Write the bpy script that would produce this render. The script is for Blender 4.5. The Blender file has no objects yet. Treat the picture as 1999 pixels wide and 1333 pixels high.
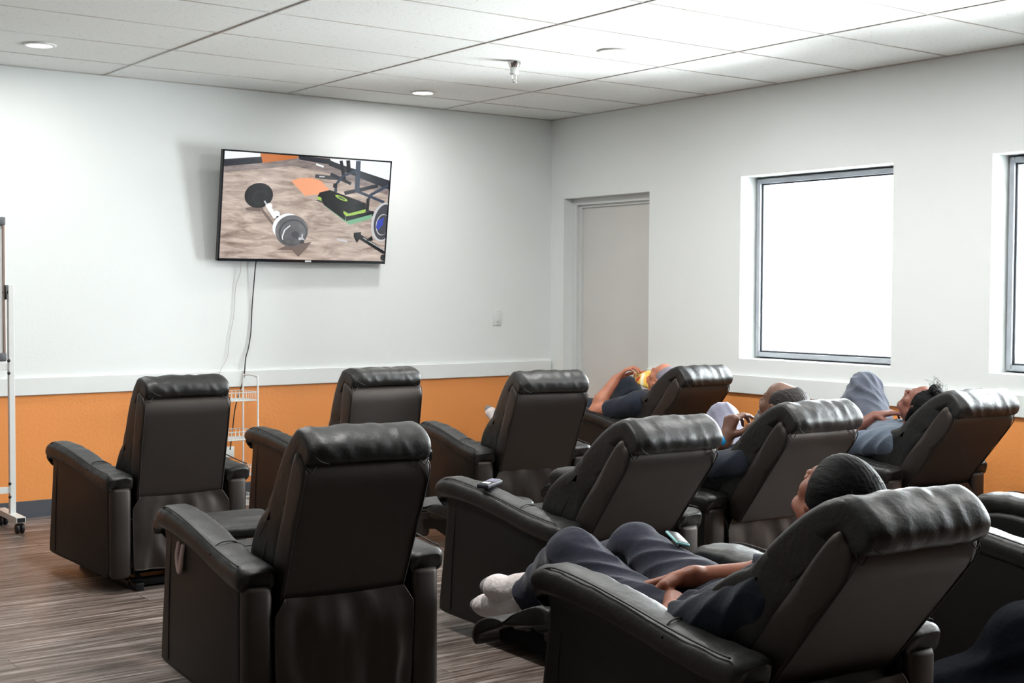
import bpy, bmesh, math, random
import numpy as np
from mathutils import Vector, Matrix, noise
random.seed(7); np.random.seed(7)
C = bpy.context.scene.collection
V3 = Vector
pi = math.pi

# ------------------------------------------------------------------ materials
def lin(c):
    return tuple((v/12.92 if v <= .04045 else ((v+.055)/1.055)**2.4) for v in c)
def rgb(r, g, b): return lin((r/255, g/255, b/255)) + (1,)
def mat(name, col, rough=.5, metal=0, spec=.5, bump=None, emit=None, var=None, sheen=0, coat=0):
    m = bpy.data.materials.new(name); m.use_nodes = True
    nt = m.node_tree; b = nt.nodes['Principled BSDF']
    b.inputs['Base Color'].default_value = col; b.inputs['Roughness'].default_value = rough
    b.inputs['Metallic'].default_value = metal; b.inputs['Specular IOR Level'].default_value = spec
    if sheen: b.inputs['Sheen Weight'].default_value = sheen
    if coat: b.inputs['Coat Weight'].default_value = coat; b.inputs['Coat Roughness'].default_value = .3
    tc = nt.nodes.new('ShaderNodeTexCoord')
    if emit:
        b.inputs['Emission Color'].default_value = emit[0]; b.inputs['Emission Strength'].default_value = emit[1]
    if var:   # (scale, amount, colour2) soft mottling
        n = nt.nodes.new('ShaderNodeTexNoise'); n.inputs['Scale'].default_value = var[0]; n.inputs['Detail'].default_value = 5
        mx = nt.nodes.new('ShaderNodeMix'); mx.data_type = 'RGBA'
        mx.inputs['A'].default_value = col; mx.inputs['B'].default_value = var[2]
        mr = nt.nodes.new('ShaderNodeMapRange'); mr.inputs['From Min'].default_value = .35; mr.inputs['From Max'].default_value = .7
        mr.inputs['To Max'].default_value = var[1]
        nt.links.new(tc.outputs['Object'], n.inputs['Vector']); nt.links.new(n.outputs['Fac'], mr.inputs['Value'])
        nt.links.new(mr.outputs['Result'], mx.inputs['Factor']); nt.links.new(mx.outputs['Result'], b.inputs['Base Color'])
    if bump:  # list of (scale, strength, distance, stretch)
        prev = None
        for sc, st, di, stretch in bump:
            mp = nt.nodes.new('ShaderNodeMapping'); mp.inputs['Scale'].default_value = stretch
            n = nt.nodes.new('ShaderNodeTexNoise'); n.inputs['Scale'].default_value = sc; n.inputs['Detail'].default_value = 4
            bp = nt.nodes.new('ShaderNodeBump'); bp.inputs['Strength'].default_value = st; bp.inputs['Distance'].default_value = di
            nt.links.new(tc.outputs['Object'], mp.inputs['Vector']); nt.links.new(mp.outputs['Vector'], n.inputs['Vector'])
            nt.links.new(n.outputs['Fac'], bp.inputs['Height'])
            if prev: nt.links.new(prev.outputs['Normal'], bp.inputs['Normal'])
            prev = bp
        nt.links.new(prev.outputs['Normal'], b.inputs['Normal'])
    return m
U = (1, 1, 1)
M = {}
M['white_wall'] = mat('white_wall_paint', rgb(230, 234, 233), .55, bump=[(55, .14, .003, U), (160, .12, .002, U)])
M['greige_wall'] = mat('greige_wall_paint', rgb(165, 160, 156), .6, bump=[(55, .25, .004, U)])
M['taupe_wall'] = mat('dark_taupe_wall_paint', rgb(112, 104, 99), .6, bump=[(55, .25, .004, U)])
M['orange_wall'] = mat('orange_wall_paint', rgb(232, 150, 82), .42, bump=[(55, .3, .004, U), (160, .25, .002, U)])
M['rail'] = mat('white_rail_paint', rgb(228, 232, 231), .4, bump=[(20, .1, .003, U)])
M['door'] = mat('grey_door_paint', rgb(212, 211, 207), .45, var=(3, .35, rgb(200, 199, 195)), bump=[(120, .1, .001, U)])
M['frame'] = mat('door_frame_paint', rgb(214, 217, 216), .4)
M['baseboard'] = mat('grey_rubber_baseboard', rgb(74, 78, 86), .5)
M['alu'] = mat('brushed_window_frame', rgb(160, 164, 170), .45, .3, bump=[(60, .2, .002, (1, 1, .1))])
M['alu_dark'] = mat('dark_gasket', rgb(50, 54, 60), .5)
M['leather'] = mat('black_leather', rgb(11, 10, 9), .46, spec=.5, bump=[(9, .28, .02, (1, 1, 1)), (70, .22, .004, (1, 1, 1)), (420, .25, .001, U)], var=(4, .5, rgb(15, 13, 12)))
M['leather_flat'] = mat('black_leather_tight', rgb(17, 13, 11), .50, spec=.62, bump=[(3, .15, .02, U), (420, .3, .001, U)], var=(3, .5, rgb(20, 16, 14)))
M['leather_side'] = mat('black_leather_side', rgb(13, 12, 11), .52, spec=.26, bump=[(3, .15, .02, U), (420, .3, .001, U)], var=(3, .5, rgb(17, 15, 14)))
M['seam'] = mat('dark_stitching', rgb(20, 19, 18), .6)
M['steel'] = mat('black_steel', rgb(22, 22, 24), .4, .5)
M['chrome'] = mat('chrome', rgb(225, 225, 225), .12, 1)
M['pink_strap'] = mat('pale_pink_lever', rgb(205, 178, 170), .5)
M['white_metal'] = mat('white_painted_metal', rgb(222, 224, 222), .35)
M['white_plastic'] = mat('white_plastic', rgb(222, 226, 224), .35)
M['black_plastic'] = mat('black_plastic', rgb(22, 22, 24), .3)
M['rubber'] = mat('black_rubber', rgb(26, 26, 28), .5)
M['board'] = mat('whiteboard_enamel', rgb(225, 228, 228), .2)
M['bezel'] = mat('glossy_tv_bezel', rgb(24, 28, 36), .12, .2)
M['grey_plastic'] = mat('grey_button_plastic', rgb(130, 128, 146), .6)
M['remote_body'] = mat('remote_body_plastic', rgb(26, 28, 36), .6, spec=.25)
M['cord_black'] = mat('black_cord', rgb(24, 22, 24), .45)
M['cord_white'] = mat('pale_cord', rgb(198, 192, 184), .5)
def skin(n, a, b_): return mat(n, rgb(*a), .48, spec=.45, var=(9, .8, rgb(*b_)), bump=[(60, .25, .003, U), (260, .2, .001, U)])
M['skin_tan'] = skin('tan_skin', (182, 120, 94), (158, 96, 72))
M['skin_brown'] = skin('brown_skin', (112, 74, 56), (88, 56, 42))
M['skin_dark'] = skin('deep_brown_skin', (122, 74, 60), (94, 54, 44))
M['skin_warm'] = skin('warm_brown_skin', (150, 90, 66), (118, 66, 46))
def cloth(n, a, b_, f=14): return mat(n, rgb(*a), .85, spec=.2, sheen=.15, var=(6, .7, rgb(*b_)), bump=[(f, .35, .02, (1, 1, 1)), (420, .25, .001, U)])
M['navy'] = cloth('navy_cotton', (31, 37, 49), (22, 27, 37))
M['slate'] = cloth('slate_fleece', (37, 39, 54), (28, 29, 42))
M['greyblue'] = cloth('grey_blue_cotton', (96, 106, 118), (76, 86, 100))
M['jean'] = cloth('washed_denim', (100, 105, 117), (74, 79, 92))
M['lavender'] = cloth('grey_lavender_cotton', (122, 122, 138), (100, 100, 116))
M['litcloth'] = cloth('lit_shirt_white', (228, 228, 230), (212, 212, 216))
M['sock'] = cloth('white_sock_knit', (222, 214, 212), (204, 194, 192), 40)
M['sock_grey'] = cloth('grey_sock_toe', (134, 130, 130), (116, 112, 112), 40)
M['darknavy'] = cloth('dark_navy_fleece', (10, 13, 21), (5, 6, 10), 20)
M['darknavy'].node_tree.nodes['Principled BSDF'].inputs['Sheen Weight'].default_value = 0
M['darknavy'].node_tree.nodes['Principled BSDF'].inputs['Specular IOR Level'].default_value = .08
M['hair'] = mat('black_hair', rgb(11, 9, 10), .6, spec=.10, bump=[(90, .5, .006, (1, .2, 1))])
M['hair_grey'] = mat('greying_hair', rgb(44, 37, 35), .6, spec=.25, bump=[(120, .8, .006, (1, .3, 1))], var=(14, .8, rgb(24, 20, 19)))
M['hair_silver'] = mat('silver_hair', rgb(122, 116, 128), .6, bump=[(140, .8, .005, U)])
M['beard'] = mat('grizzled_beard', rgb(74, 62, 58), .7, bump=[(150, .9, .006, U)], var=(30, .9, rgb(150, 142, 138)))
M['cyan'] = mat('cyan_wristband', rgb(22, 142, 196), .4)
M['teal'] = mat('teal_plastic', rgb(130, 190, 190), .4)
M['lipcol'] = mat('lip_skin', rgb(126, 66, 60), .45)

def leaf(name, parent=None, m=None, me=None):
    o = bpy.data.objects.new(name, me); C.objects.link(o)
    if m is not None and me is not None:
        for k in (m if isinstance(m, (list, tuple)) else [m]): me.materials.append(k)
    if parent: o.parent = parent
    return o
def tag(o, label=None, cat=None, group=None, kind=None):
    if label: o['label'] = label
    if cat: o['category'] = cat
    if group: o['group'] = group
    if kind: o['kind'] = kind
    return o
def thing(name, label, cat, loc=(0, 0, 0), rz=0, group=None):
    o = bpy.data.objects.new(name, None); C.objects.link(o); o.location = loc; o.rotation_euler = (0, 0, rz)
    o.empty_display_size = .1
    return tag(o, label, cat, group)
def obj(name, bm, m, parent=None, smooth=True):
    me = bpy.data.meshes.new(name)
    bmesh.ops.recalc_face_normals(bm, faces=bm.faces[:])
    bm.to_mesh(me); bm.free()
    if smooth:
        for p in me.polygons: p.use_smooth = True
    return leaf(name, parent, m, me)
def struct(name, bm, m, parent=None, smooth=False):
    o = obj(name, bm, m, parent, smooth)
    if not parent: o['kind'] = 'structure'
    return o

# ------------------------------------------------------------------ shape helpers
def box(bm, x0, x1, y0, y1, z0, z1, bev=0, mi=0, seg=2):
    t = bmesh.new(); bmesh.ops.create_cube(t, size=1)
    for v in t.verts: v.co = V3(((x0+x1)/2+v.co.x*(x1-x0), (y0+y1)/2+v.co.y*(y1-y0), (z0+z1)/2+v.co.z*(z1-z0)))
    if bev: bmesh.ops.bevel(t, geom=t.edges[:]+t.verts[:], offset=bev, segments=seg, affect='EDGES', profile=.5)
    merge(bm, t, mi)
def merge(bm, t, mi=0, M4=None):
    if M4 is not None: bmesh.ops.transform(t, matrix=M4, verts=t.verts[:])
    vm = {v: bm.verts.new(v.co) for v in t.verts}
    for f in t.faces:
        try: nf = bm.faces.new([vm[v] for v in f.verts])
        except ValueError: continue
        nf.material_index = mi if mi else f.material_index; nf.smooth = f.smooth
    t.free()
def loft(bm, rings, caps=True, closed=True, mi=0):
    vs = [[bm.verts.new(p) for p in r] for r in rings]; n = len(rings[0])
    for a, b in zip(vs[:-1], vs[1:]):
        for i in range(n if closed else n-1):
            j = (i+1) % n
            f = bm.faces.new((a[i], a[j], b[j], b[i])); f.material_index = mi
    if caps:
        for r in (vs[0], vs[-1]):
            try: f = bm.faces.new(r); f.material_index = mi
            except ValueError: pass
    return vs
def tube(bm, pts, r, seg=8, mi=0, closed=False):
    pts = [V3(p) for p in pts]; n = len(pts); rings = []
    up = None
    for i, p in enumerate(pts):
        a = pts[max(i-1, 0)]; b = pts[min(i+1, n-1)]
        if closed: a = pts[(i-1) % n]; b = pts[(i+1) % n]
        t = (b-a).normalized()
        if up is None: up = t.orthogonal().normalized()
        up = (up - t*up.dot(t)).normalized(); s = t.cross(up)
        rr = r[i] if isinstance(r, (list, tuple)) else r
        rings.append([p+up*rr*math.cos(k*2*pi/seg)+s*rr*math.sin(k*2*pi/seg) for k in range(seg)])
    if closed: rings.append(rings[0])
    loft(bm, rings, caps=not closed, mi=mi)
def smoothpath(pts, n=6, closed=False):
    P = [V3(p) for p in pts]; out = []; N = len(P)
    rng = range(N if closed else N-1)
    for i in rng:
        g = lambda k: P[k % N] if closed else P[min(max(k, 0), N-1)]
        p0, p1, p2, p3 = g(i-1), g(i), g(i+1), g(i+2)
        for k in range(n):
            t = k/n
            out.append(.5*((2*p1)+(p2-p0)*t+(2*p0-5*p1+4*p2-p3)*t*t+(3*p1-p0-3*p2+p3)*t**3))
    if not closed: out.append(P[-1])
    return out
def lathe(bm, prof, seg=24, mi=0, M4=None):
    t = bmesh.new()
    rings = [[(r*math.cos(k*2*pi/seg), r*math.sin(k*2*pi/seg), z) for k in range(seg)] for r, z in prof]
    loft(t, rings); merge(bm, t, mi, M4)
def cushion(bm, prof, hw, n=26, power=7, edge=.06, wf=None, wrinkle=None, M4=None, dense=5):
    """closed (y,z) profile extruded along x to +-hw with pillowed ends"""
    P = [(p.x, p.y) for p in smoothpath([(a, b, 0) for a, b in prof], dense, True)]
    cy = sum(p[0] for p in P)/len(P); cz = sum(p[1] for p in P)/len(P)
    rings = []
    ts = [math.sin((i/n-.5)*pi) for i in range(n+1)]
    ts = [.0+t for t in ts]
    for t in ts:
        s = (1-abs(t)**power)**(1/power) if abs(t) < 1 else 0
        s = max(s, .02)
        r = []
        for y, z in P:
            dy, dz = y-cy, z-cz; L = math.hypot(dy, dz)+1e-9
            k = max(0, 1-(1-s)*edge/L*1.0) if edge else s
            # shrink by an absolute amount near ends
            yy, zz = cy+dy*k, cz+dz*k
            w = hw if wf is None else wf(yy, zz)
            x = t*w
            if wrinkle:
                d = wrinkle(x, yy, zz); yy += dy/L*d; zz += dz/L*d
            r.append(V3((x, yy, zz)))
        rings.append(r)
    t_ = bmesh.new(); loft(t_, rings); merge(bm, t_, 0, M4)
def nz(x, y, z): return noise.noise(V3((x, y, z)))
def ridge(x, y, z): return 1-abs(nz(x, y, z))*2.2

# ------------------------------------------------------------------ SDF bodies (one continuous surface)
def rotm(fwd, up):
    f = V3(fwd).normalized(); u = V3(up); u = (u-f*u.dot(f)).normalized(); r = f.cross(u)
    return Matrix((r, f, u)).transposed()     # columns right, forward, up
def rc(p1, r1, p2, r2, k=.02, flat=None, c0=False, c1=False, op=1):
    return ('rc', V3(p1), r1, V3(p2), r2, k, flat, c0, c1, op)
def el(c, r, rot=None, k=.02, op=1):
    if not isinstance(r, (tuple, list)): r = (r, r, r)
    return ('el', V3(c), r, rot, k, op)
def sdf_mesh(name, prims, h, m, parent, fold=None, mi=None, blur=0):
    lo = np.array([1e9]*3); hi = -lo
    for p in prims:
        if p[-1] < 0: continue
        if p[0] == 'rc':
            for q, r in ((p[1], p[2]), (p[3], p[4])): lo = np.minimum(lo, np.array(q)-r); hi = np.maximum(hi, np.array(q)+r)
        else:
            r = max(p[2]); lo = np.minimum(lo, np.array(p[1])-r); hi = np.maximum(hi, np.array(p[1])+r)
    lo -= 4*h+.01; hi += 4*h+.01
    N = np.ceil((hi-lo)/h).astype(int)+1
    G = np.full(N, .06, np.float32)
    for p in prims:
        op = p[-1]; k = p[5] if p[0] == 'rc' else p[4]; mg = .03+k
        if p[0] == 'rc':
            a, b = np.array(p[1]), np.array(p[3]); R_ = max(p[2], p[4])
            l = np.minimum(a, b)-R_-mg; u = np.maximum(a, b)+R_+mg
        else:
            R_ = max(p[2]); l = np.array(p[1])-R_-mg; u = np.array(p[1])+R_+mg
        i0 = np.clip(((l-lo)/h).astype(int), 0, N); i1 = np.clip(((u-lo)/h).astype(int)+1, 0, N)
        if (i1 <= i0).any(): continue
        X, Y, Z = np.meshgrid(*[lo[q]+h*np.arange(i0[q], i1[q]) for q in range(3)], indexing='ij', sparse=True)
        if p[0] == 'rc':
            ab = b-a; L = np.sqrt(ab@ab)+1e-9; ab = ab/L
            dx, dy, dz = X-a[0], Y-a[1], Z-a[2]
            t = dx*ab[0]+dy*ab[1]+dz*ab[2]; tc = np.clip(t, 0, L)
            px, py, pz = dx-tc*ab[0], dy-tc*ab[1], dz-tc*ab[2]
            if p[6] is not None:
                ax, fc = p[6]; ax = np.array(V3(ax).normalized()); q = px*ax[0]+py*ax[1]+pz*ax[2]
                px = px+ax[0]*q*(fc-1); py = py+ax[1]*q*(fc-1); pz = pz+ax[2]*q*(fc-1)
            d = np.sqrt(px*px+py*py+pz*pz)-(p[2]+(p[4]-p[2])*tc/L)
            if p[7]: d = np.maximum(d, -t)
            if p[8]: d = np.maximum(d, t-L)
        else:
            c = np.array(p[1]); dx, dy, dz = X-c[0], Y-c[1], Z-c[2]
            if p[3] is not None:
                r_ = np.array(p[3]); q = [dx*r_[0][i]+dy*r_[1][i]+dz*r_[2][i] for i in range(3)]
            else: q = [dx, dy, dz]
            rr = p[2]
            k0 = np.sqrt((q[0]/rr[0])**2+(q[1]/rr[1])**2+(q[2]/rr[2])**2)+1e-6
            k1 = np.sqrt((q[0]/rr[0]**2)**2+(q[1]/rr[1]**2)**2+(q[2]/rr[2]**2)**2)+1e-6
            d = k0*(k0-1)/k1
        sl = tuple(slice(i0[q], i1[q]) for q in range(3)); g = G[sl]
        if op > 0:
            hh = np.maximum(k-np.abs(g-d), 0)/k; G[sl] = np.minimum(g, d)-hh*hh*k*.25
        else:
            hh = np.maximum(k-np.abs(g+d), 0)/k; G[sl] = np.maximum(g, -d)+hh*hh*k*.25
    if fold is not None:
        X, Y, Z = np.meshgrid(*[lo[q]+h*np.arange(N[q]) for q in range(3)], indexing='ij')
        msk = np.abs(G) < .03; G[msk] += fold(X[msk], Y[msk], Z[msk])
        del X, Y, Z
    G[0] = G[-1] = .06; G[:, 0] = G[:, -1] = .06; G[:, :, 0] = G[:, :, -1] = .06
    S = G < 0; n = np.array(G.shape)
    acc = np.zeros(tuple(n-1)+(3,), np.float32); cnt = np.zeros(tuple(n-1), np.float32)
    crosses = []
    for ax in range(3):
        a = [slice(None)]*3; b = [slice(None)]*3; a[ax] = slice(0, -1); b[ax] = slice(1, None)
        A, B = G[tuple(a)], G[tuple(b)]
        idx = np.argwhere(S[tuple(a)] != S[tuple(b)])
        va = A[tuple(idx.T)]; vb = B[tuple(idx.T)]; t = va/(va-vb)
        pos = idx.astype(np.float32); pos[:, ax] += t
        o1, o2 = [q for q in range(3) if q != ax]
        for e1 in (0, 1):
            for e2 in (0, 1):
                ci = idx.copy(); ci[:, o1] -= e1; ci[:, o2] -= e2
                np.add.at(acc, tuple(ci.T), pos); np.add.at(cnt, tuple(ci.T), 1)
        crosses.append((ax, idx, va < 0))
    act = np.argwhere(cnt > 0); ids = np.full(cnt.shape, -1, np.int64); ids[tuple(act.T)] = np.arange(len(act))
    verts = acc[tuple(act.T)]/cnt[tuple(act.T)][:, None]*h+lo
    faces = []
    for ax, idx, ins in crosses:
        o1, o2 = (ax+1) % 3, (ax+2) % 3
        q = []
        for e1, e2 in ((0, 0), (1, 0), (1, 1), (0, 1)):
            ci = idx.copy(); ci[:, o1] -= e1; ci[:, o2] -= e2; q.append(ids[tuple(ci.T)])
        q = np.stack(q, 1); q[~ins] = q[~ins][:, ::-1]; faces.append(q)
    F = np.concatenate(faces)
    me = bpy.data.meshes.new(name)
    me.vertices.add(len(verts)); me.vertices.foreach_set('co', verts.astype(np.float32).ravel())
    me.loops.add(F.size); me.loops.foreach_set('vertex_index', F.ravel().astype(np.int32))
    me.polygons.add(len(F)); me.polygons.foreach_set('loop_start', (np.arange(len(F))*4).astype(np.int32))
    try: me.polygons.foreach_set('loop_total', np.full(len(F), 4, np.int32))
    except Exception: pass
    if mi is not None:
        cen = verts[F].mean(1); me.polygons.foreach_set('material_index', mi(cen).astype(np.int32))
    me.polygons.foreach_set('use_smooth', np.ones(len(F), bool))
    me.update(); me.validate()
    return leaf(name, parent, m, me)

def folds(amp, dirs, seed=0, base=.0):
    """cloth creases: ridged waves along given directions"""
    rs = np.random.RandomState(seed)
    W = []
    for d, f in dirs:
        d = np.array(V3(d).normalized()); W.append((d, f, rs.rand(3)*6.28, np.array(V3(rs.randn(3)).normalized())))
    def fn(x, y, z):
        o = 0
        for d, f, ph, w2 in W:
            s = x*d[0]+y*d[1]+z*d[2]; q = x*w2[0]+y*w2[1]+z*w2[2]
            o = o+np.abs(np.sin(s*f+.9*np.sin(q*f*.3+ph[0])+ph[1]))*(.55+.45*np.sin(q*f*.5+ph[2]))
        return (amp*(o/len(W)-.5)+base).astype(np.float32)
    return fn

def head_prims(c, fwd, up, s=1.0, beard=False):
    R = rotm(fwd, up); c = V3(c)
    T = lambda x, y, z: c+R@V3((x*s, y*s, z*s))
    def E_(x, y, z, rx, ry, rz, k=.02, op=1): return el(T(x, y, z), (rx*s, ry*s, rz*s), R, k*s, op)
    def K_(a, ra, b, rb, k=.015, op=1): return rc(T(*a), ra*s, T(*b), rb*s, k*s, op=op)
    P = [E_(0, -.018, .028, .074, .094, .082), E_(0, .028, -.030, .060, .062, .078, .03), E_(0, .05, .045, .052, .036, .045, .03),
         K_((-.048, .0, -.052), .019, (-.012, .066, -.100), .017, .03), K_((.048, .0, -.052), .019, (.012, .066, -.100), .017, .03),
         E_(0, .074, -.100, .021, .019, .017, .02), E_(-.040, .055, -.022, .024, .024, .022, .02), E_(.040, .055, -.022, .024, .024, .022, .02),
         K_((-.034, .076, .018), .012, (-.006, .088, .014), .011, .014), K_((.034, .076, .018), .012, (.006, .088, .014), .011, .014),
         E_(-.031, .097, -.004, .015, .016, .010, .01, -1), E_(.031, .097, -.004, .015, .016, .010, .01, -1),
         E_(-.030, .074, -.003, .014, .013, .011, .004), E_(.030, .074, -.003, .014, .013, .011, .004),
         K_((0, .088, .006), .008, (0, .112, -.030), .0105, .010), E_(-.012, .099, -.036, .009, .011, .008, .008), E_(.012, .099, -.036, .009, .011, .008, .008),
         K_((-.018, .086, -.061), .007, (0, .094, -.059), .008, .006), K_((.018, .086, -.061), .007, (0, .094, -.059), .008, .006),
         K_((-.016, .085, -.074), .008, (.016, .085, -.074), .008, .006), K_((-.024, .094, -.0675), .0022, (.024, .094, -.0675), .0022, .003, -1)]
    for sx in (-1, 1):
        P += [E_(sx*.076, -.004, -.002, .011, .019, .031, .006), E_(sx*.084, .002, .002, .007, .011, .018, .004, -1),
              E_(sx*.074, .002, -.026, .008, .010, .011, .005)]
    return P, T, R
def hand_prims(wrist, D, N, side, curls, s=1.0, thumb=(.5, .3), rw=.024):
    """wrist point, D finger direction, N palm-facing normal, side=+1 if thumb lies at D x N direction"""
    D = V3(D).normalized(); N = V3(N); N = (N-D*N.dot(D)).normalized(); S = D.cross(N)*side; w = V3(wrist)
    P = [rc(w-D*.02*s, rw*s, w+D*.02*s, .025*s, .012, (N, 1.35))]
    xs = (.027, .009, -.009, -.026); ls = ((.043, .027, .021), (.048, .031, .022), (.044, .029, .022), (.034, .022, .019))
    rs = (.0088, .0092, .0088, .0078); kn = (.084, .088, .083, .074)
    for i in range(4):
        b = w+D*kn[i]*s+S*xs[i]*s
        P.append(rc(w+D*.012*s+S*xs[i]*.55*s, .015*s, b, .0125*s, .012, (N, 1.15)))
        a = 0; p = b; c = curls[i]
        for j in range(3):
            a += c[j]; d = D*math.cos(a)+N*math.sin(a)
            q = p+d*ls[i][j]*s; r0 = rs[i]*(1-.08*j)*s; r1 = rs[i]*(1-.08*(j+1))*s
            P.append(rc(p, r0*(1.12 if j == 0 else 1), q, r1, .004)); p = q
    t0 = w+D*.022*s+S*.022*s+N*.006*s; d1 = (D*math.cos(thumb[0])*.8+S*math.sin(thumb[0])*1.1+N*.35).normalized()
    t1 = t0+d1*.042*s; d2 = (D*math.cos(thumb[1])+S*math.sin(thumb[1])*.5+N*.35).normalized(); t2 = t1+d2*.032*s; t3 = t2+(d2+N*.2).normalized()*.026*s
    P += [rc(t0, .016*s, t1, .0125*s, .010), rc(t1, .0115*s, t2, .0105*s, .004), rc(t2, .0105*s, t3, .0085*s, .004)]
    return P

# ------------------------------------------------------------------ room (back wall y=0, right wall x=0, floor z=0)
H = 2.643; XL = -9.2; YR = -11.2; RZ = .722
bm = bmesh.new(); box(bm, XL, 0.26, YR, 0.1, -.08, 0); floor = struct('floor', bm, None)
m = bpy.data.materials.new('vinyl_plank_floor'); m.use_nodes = True; nt = m.node_tree; b = nt.nodes['Principled BSDF']
L = nt.links.new; nd = nt.nodes.new
tc = nd('ShaderNodeTexCoord')
br = nd('ShaderNodeTexBrick'); br.inputs['Scale'].default_value = 1; br.inputs['Brick Width'].default_value = 1.22; br.inputs['Row Height'].default_value = .152
br.inputs['Mortar Size'].default_value = .0016; br.inputs['Color1'].default_value = (0, 0, 0, 1); br.inputs['Color2'].default_value = (1, 1, 1, 1); br.inputs['Mortar'].default_value = (.5, .5, .5, 1)
br.offset = .37
L(tc.outputs['Object'], br.inputs['Vector'])
mp = nd('ShaderNodeMapping'); mp.inputs['Scale'].default_value = (1.3, 22, 1)
cmb = nd('ShaderNodeVectorMath'); cmb.operation = 'MULTIPLY_ADD'; cmb.inputs[1].default_value = (7, 3, 0)
L(br.outputs['Color'], cmb.inputs[0]); L(tc.outputs['Object'], cmb.inputs[2]); L(cmb.outputs[0], mp.inputs['Vector'])
n1 = nd('ShaderNodeTexNoise'); n1.inputs['Scale'].default_value = 1.6; n1.inputs['Detail'].default_value = 9; n1.inputs['Roughness'].default_value = .66; n1.inputs['Distortion'].default_value = .5
L(mp.outputs['Vector'], n1.inputs['Vector'])
cr = nd('ShaderNodeValToRGB'); e = cr.color_ramp.elements
e[0].position = .30; e[0].color = rgb(50, 42, 38); e[1].position = .72; e[1].color = rgb(190, 180, 174)
x = e.new(.45); x.color = rgb(92, 79, 71); x = e.new(.57); x.color = rgb(136, 124, 117)
L(n1.outputs['Fac'], cr.inputs['Fac'])
mx = nd('ShaderNodeMix'); mx.data_type = 'RGBA'; mx.blend_type = 'MULTIPLY'; mx.inputs['Factor'].default_value = 1
mr = nd('ShaderNodeMapRange'); mr.inputs['To Min'].default_value = .78; mr.inputs['To Max'].default_value = 1.12
L(br.outputs['Color'], mr.inputs['Value']); L(cr.outputs['Color'], mx.inputs['A']); L(mr.outputs['Result'], mx.inputs['B'])
mo = nd('ShaderNodeMix'); mo.data_type = 'RGBA'; mo.inputs['B'].default_value = rgb(40, 34, 31)
L(mx.outputs['Result'], mo.inputs['A']); L(br.outputs['Fac'], mo.inputs['Factor']); L(mo.outputs['Result'], b.inputs['Base Color'])
b.inputs['Roughness'].default_value = .36; b.inputs['Specular IOR Level'].default_value = .5
bp = nd('ShaderNodeBump'); bp.inputs['Strength'].default_value = .22; bp.inputs['Distance'].default_value = .004
L(n1.outputs['Fac'], bp.inputs['Height']); L(bp.outputs['Normal'], b.inputs['Normal'])
floor.data.materials.clear(); floor.data.materials.append(m)

# ceiling : speckled lay-in tiles
bm = bmesh.new(); box(bm, XL, 0.26, YR, 0.1, H, H+.08); ceil = struct('ceiling', bm, None)
m = bpy.data.materials.new('speckled_ceiling_tile'); m.use_nodes = True; nt = m.node_tree; b = nt.nodes['Principled BSDF']; L = nt.links.new; nd = nt.nodes.new
tc = nd('ShaderNodeTexCoord'); mp = nd('ShaderNodeMapping'); mp.inputs['Scale'].default_value = (62, 100, 60)
L(tc.outputs['Object'], mp.inputs['Vector'])
n1 = nd('ShaderNodeTexNoise'); n1.inputs['Scale'].default_value = 1; n1.inputs['Detail'].default_value = 2; n1.inputs['Distortion'].default_value = 1.2
L(mp.outputs['Vector'], n1.inputs['Vector'])
cr = nd('ShaderNodeValToRGB'); e = cr.color_ramp.elements; e[0].position = .27; e[0].color = rgb(188, 184, 178); e[1].position = .36; e[1].color = rgb(236, 238, 235)
L(n1.outputs['Fac'], cr.inputs['Fac']); L(cr.outputs['Color'], b.inputs['Base Color'])
bp = nd('ShaderNodeBump'); bp.inputs['Strength'].default_value = .35; bp.inputs['Distance'].default_value = .003
L(n1.outputs['Fac'], bp.inputs['Height']); L(bp.outputs['Normal'], b.inputs['Normal']); b.inputs['Roughness'].default_value = .8
ceil.data.materials.clear(); ceil.data.materials.append(m)
M['tbar'] = mat('ceiling_grid_metal', rgb(200, 199, 196), .5, var=(2.2, .8, rgb(172, 156, 144)))
bm = bmesh.new()
x = -.995
while x > XL: box(bm, x-.005, x+.005, YR, -.001, H-.004, H+.001); x -= 1.2192
y = -.449
while y > YR: box(bm, XL, -.001, y-.004, y+.004, H-.003, H+.001); y -= .6096
box(bm, XL, 0, -.010, 0, H-.006, H); box(bm, -.010, 0, YR, 0, H-.006, H)
struct('trim_1', bm, M['tbar'])

# back wall
def wallquad(bm, a, b, c, d, mi): f = bm.faces.new([bm.verts.new(p) for p in (a, b, c, d)]); f.material_index = mi
bm = bmesh.new()
box(bm, XL, .26, 0, .12, 0, RZ, mi=1); box(bm, XL, .26, 0, .12, RZ, H)
struct('wall_back', bm, [M['white_wall'], M['orange_wall']])
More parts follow.
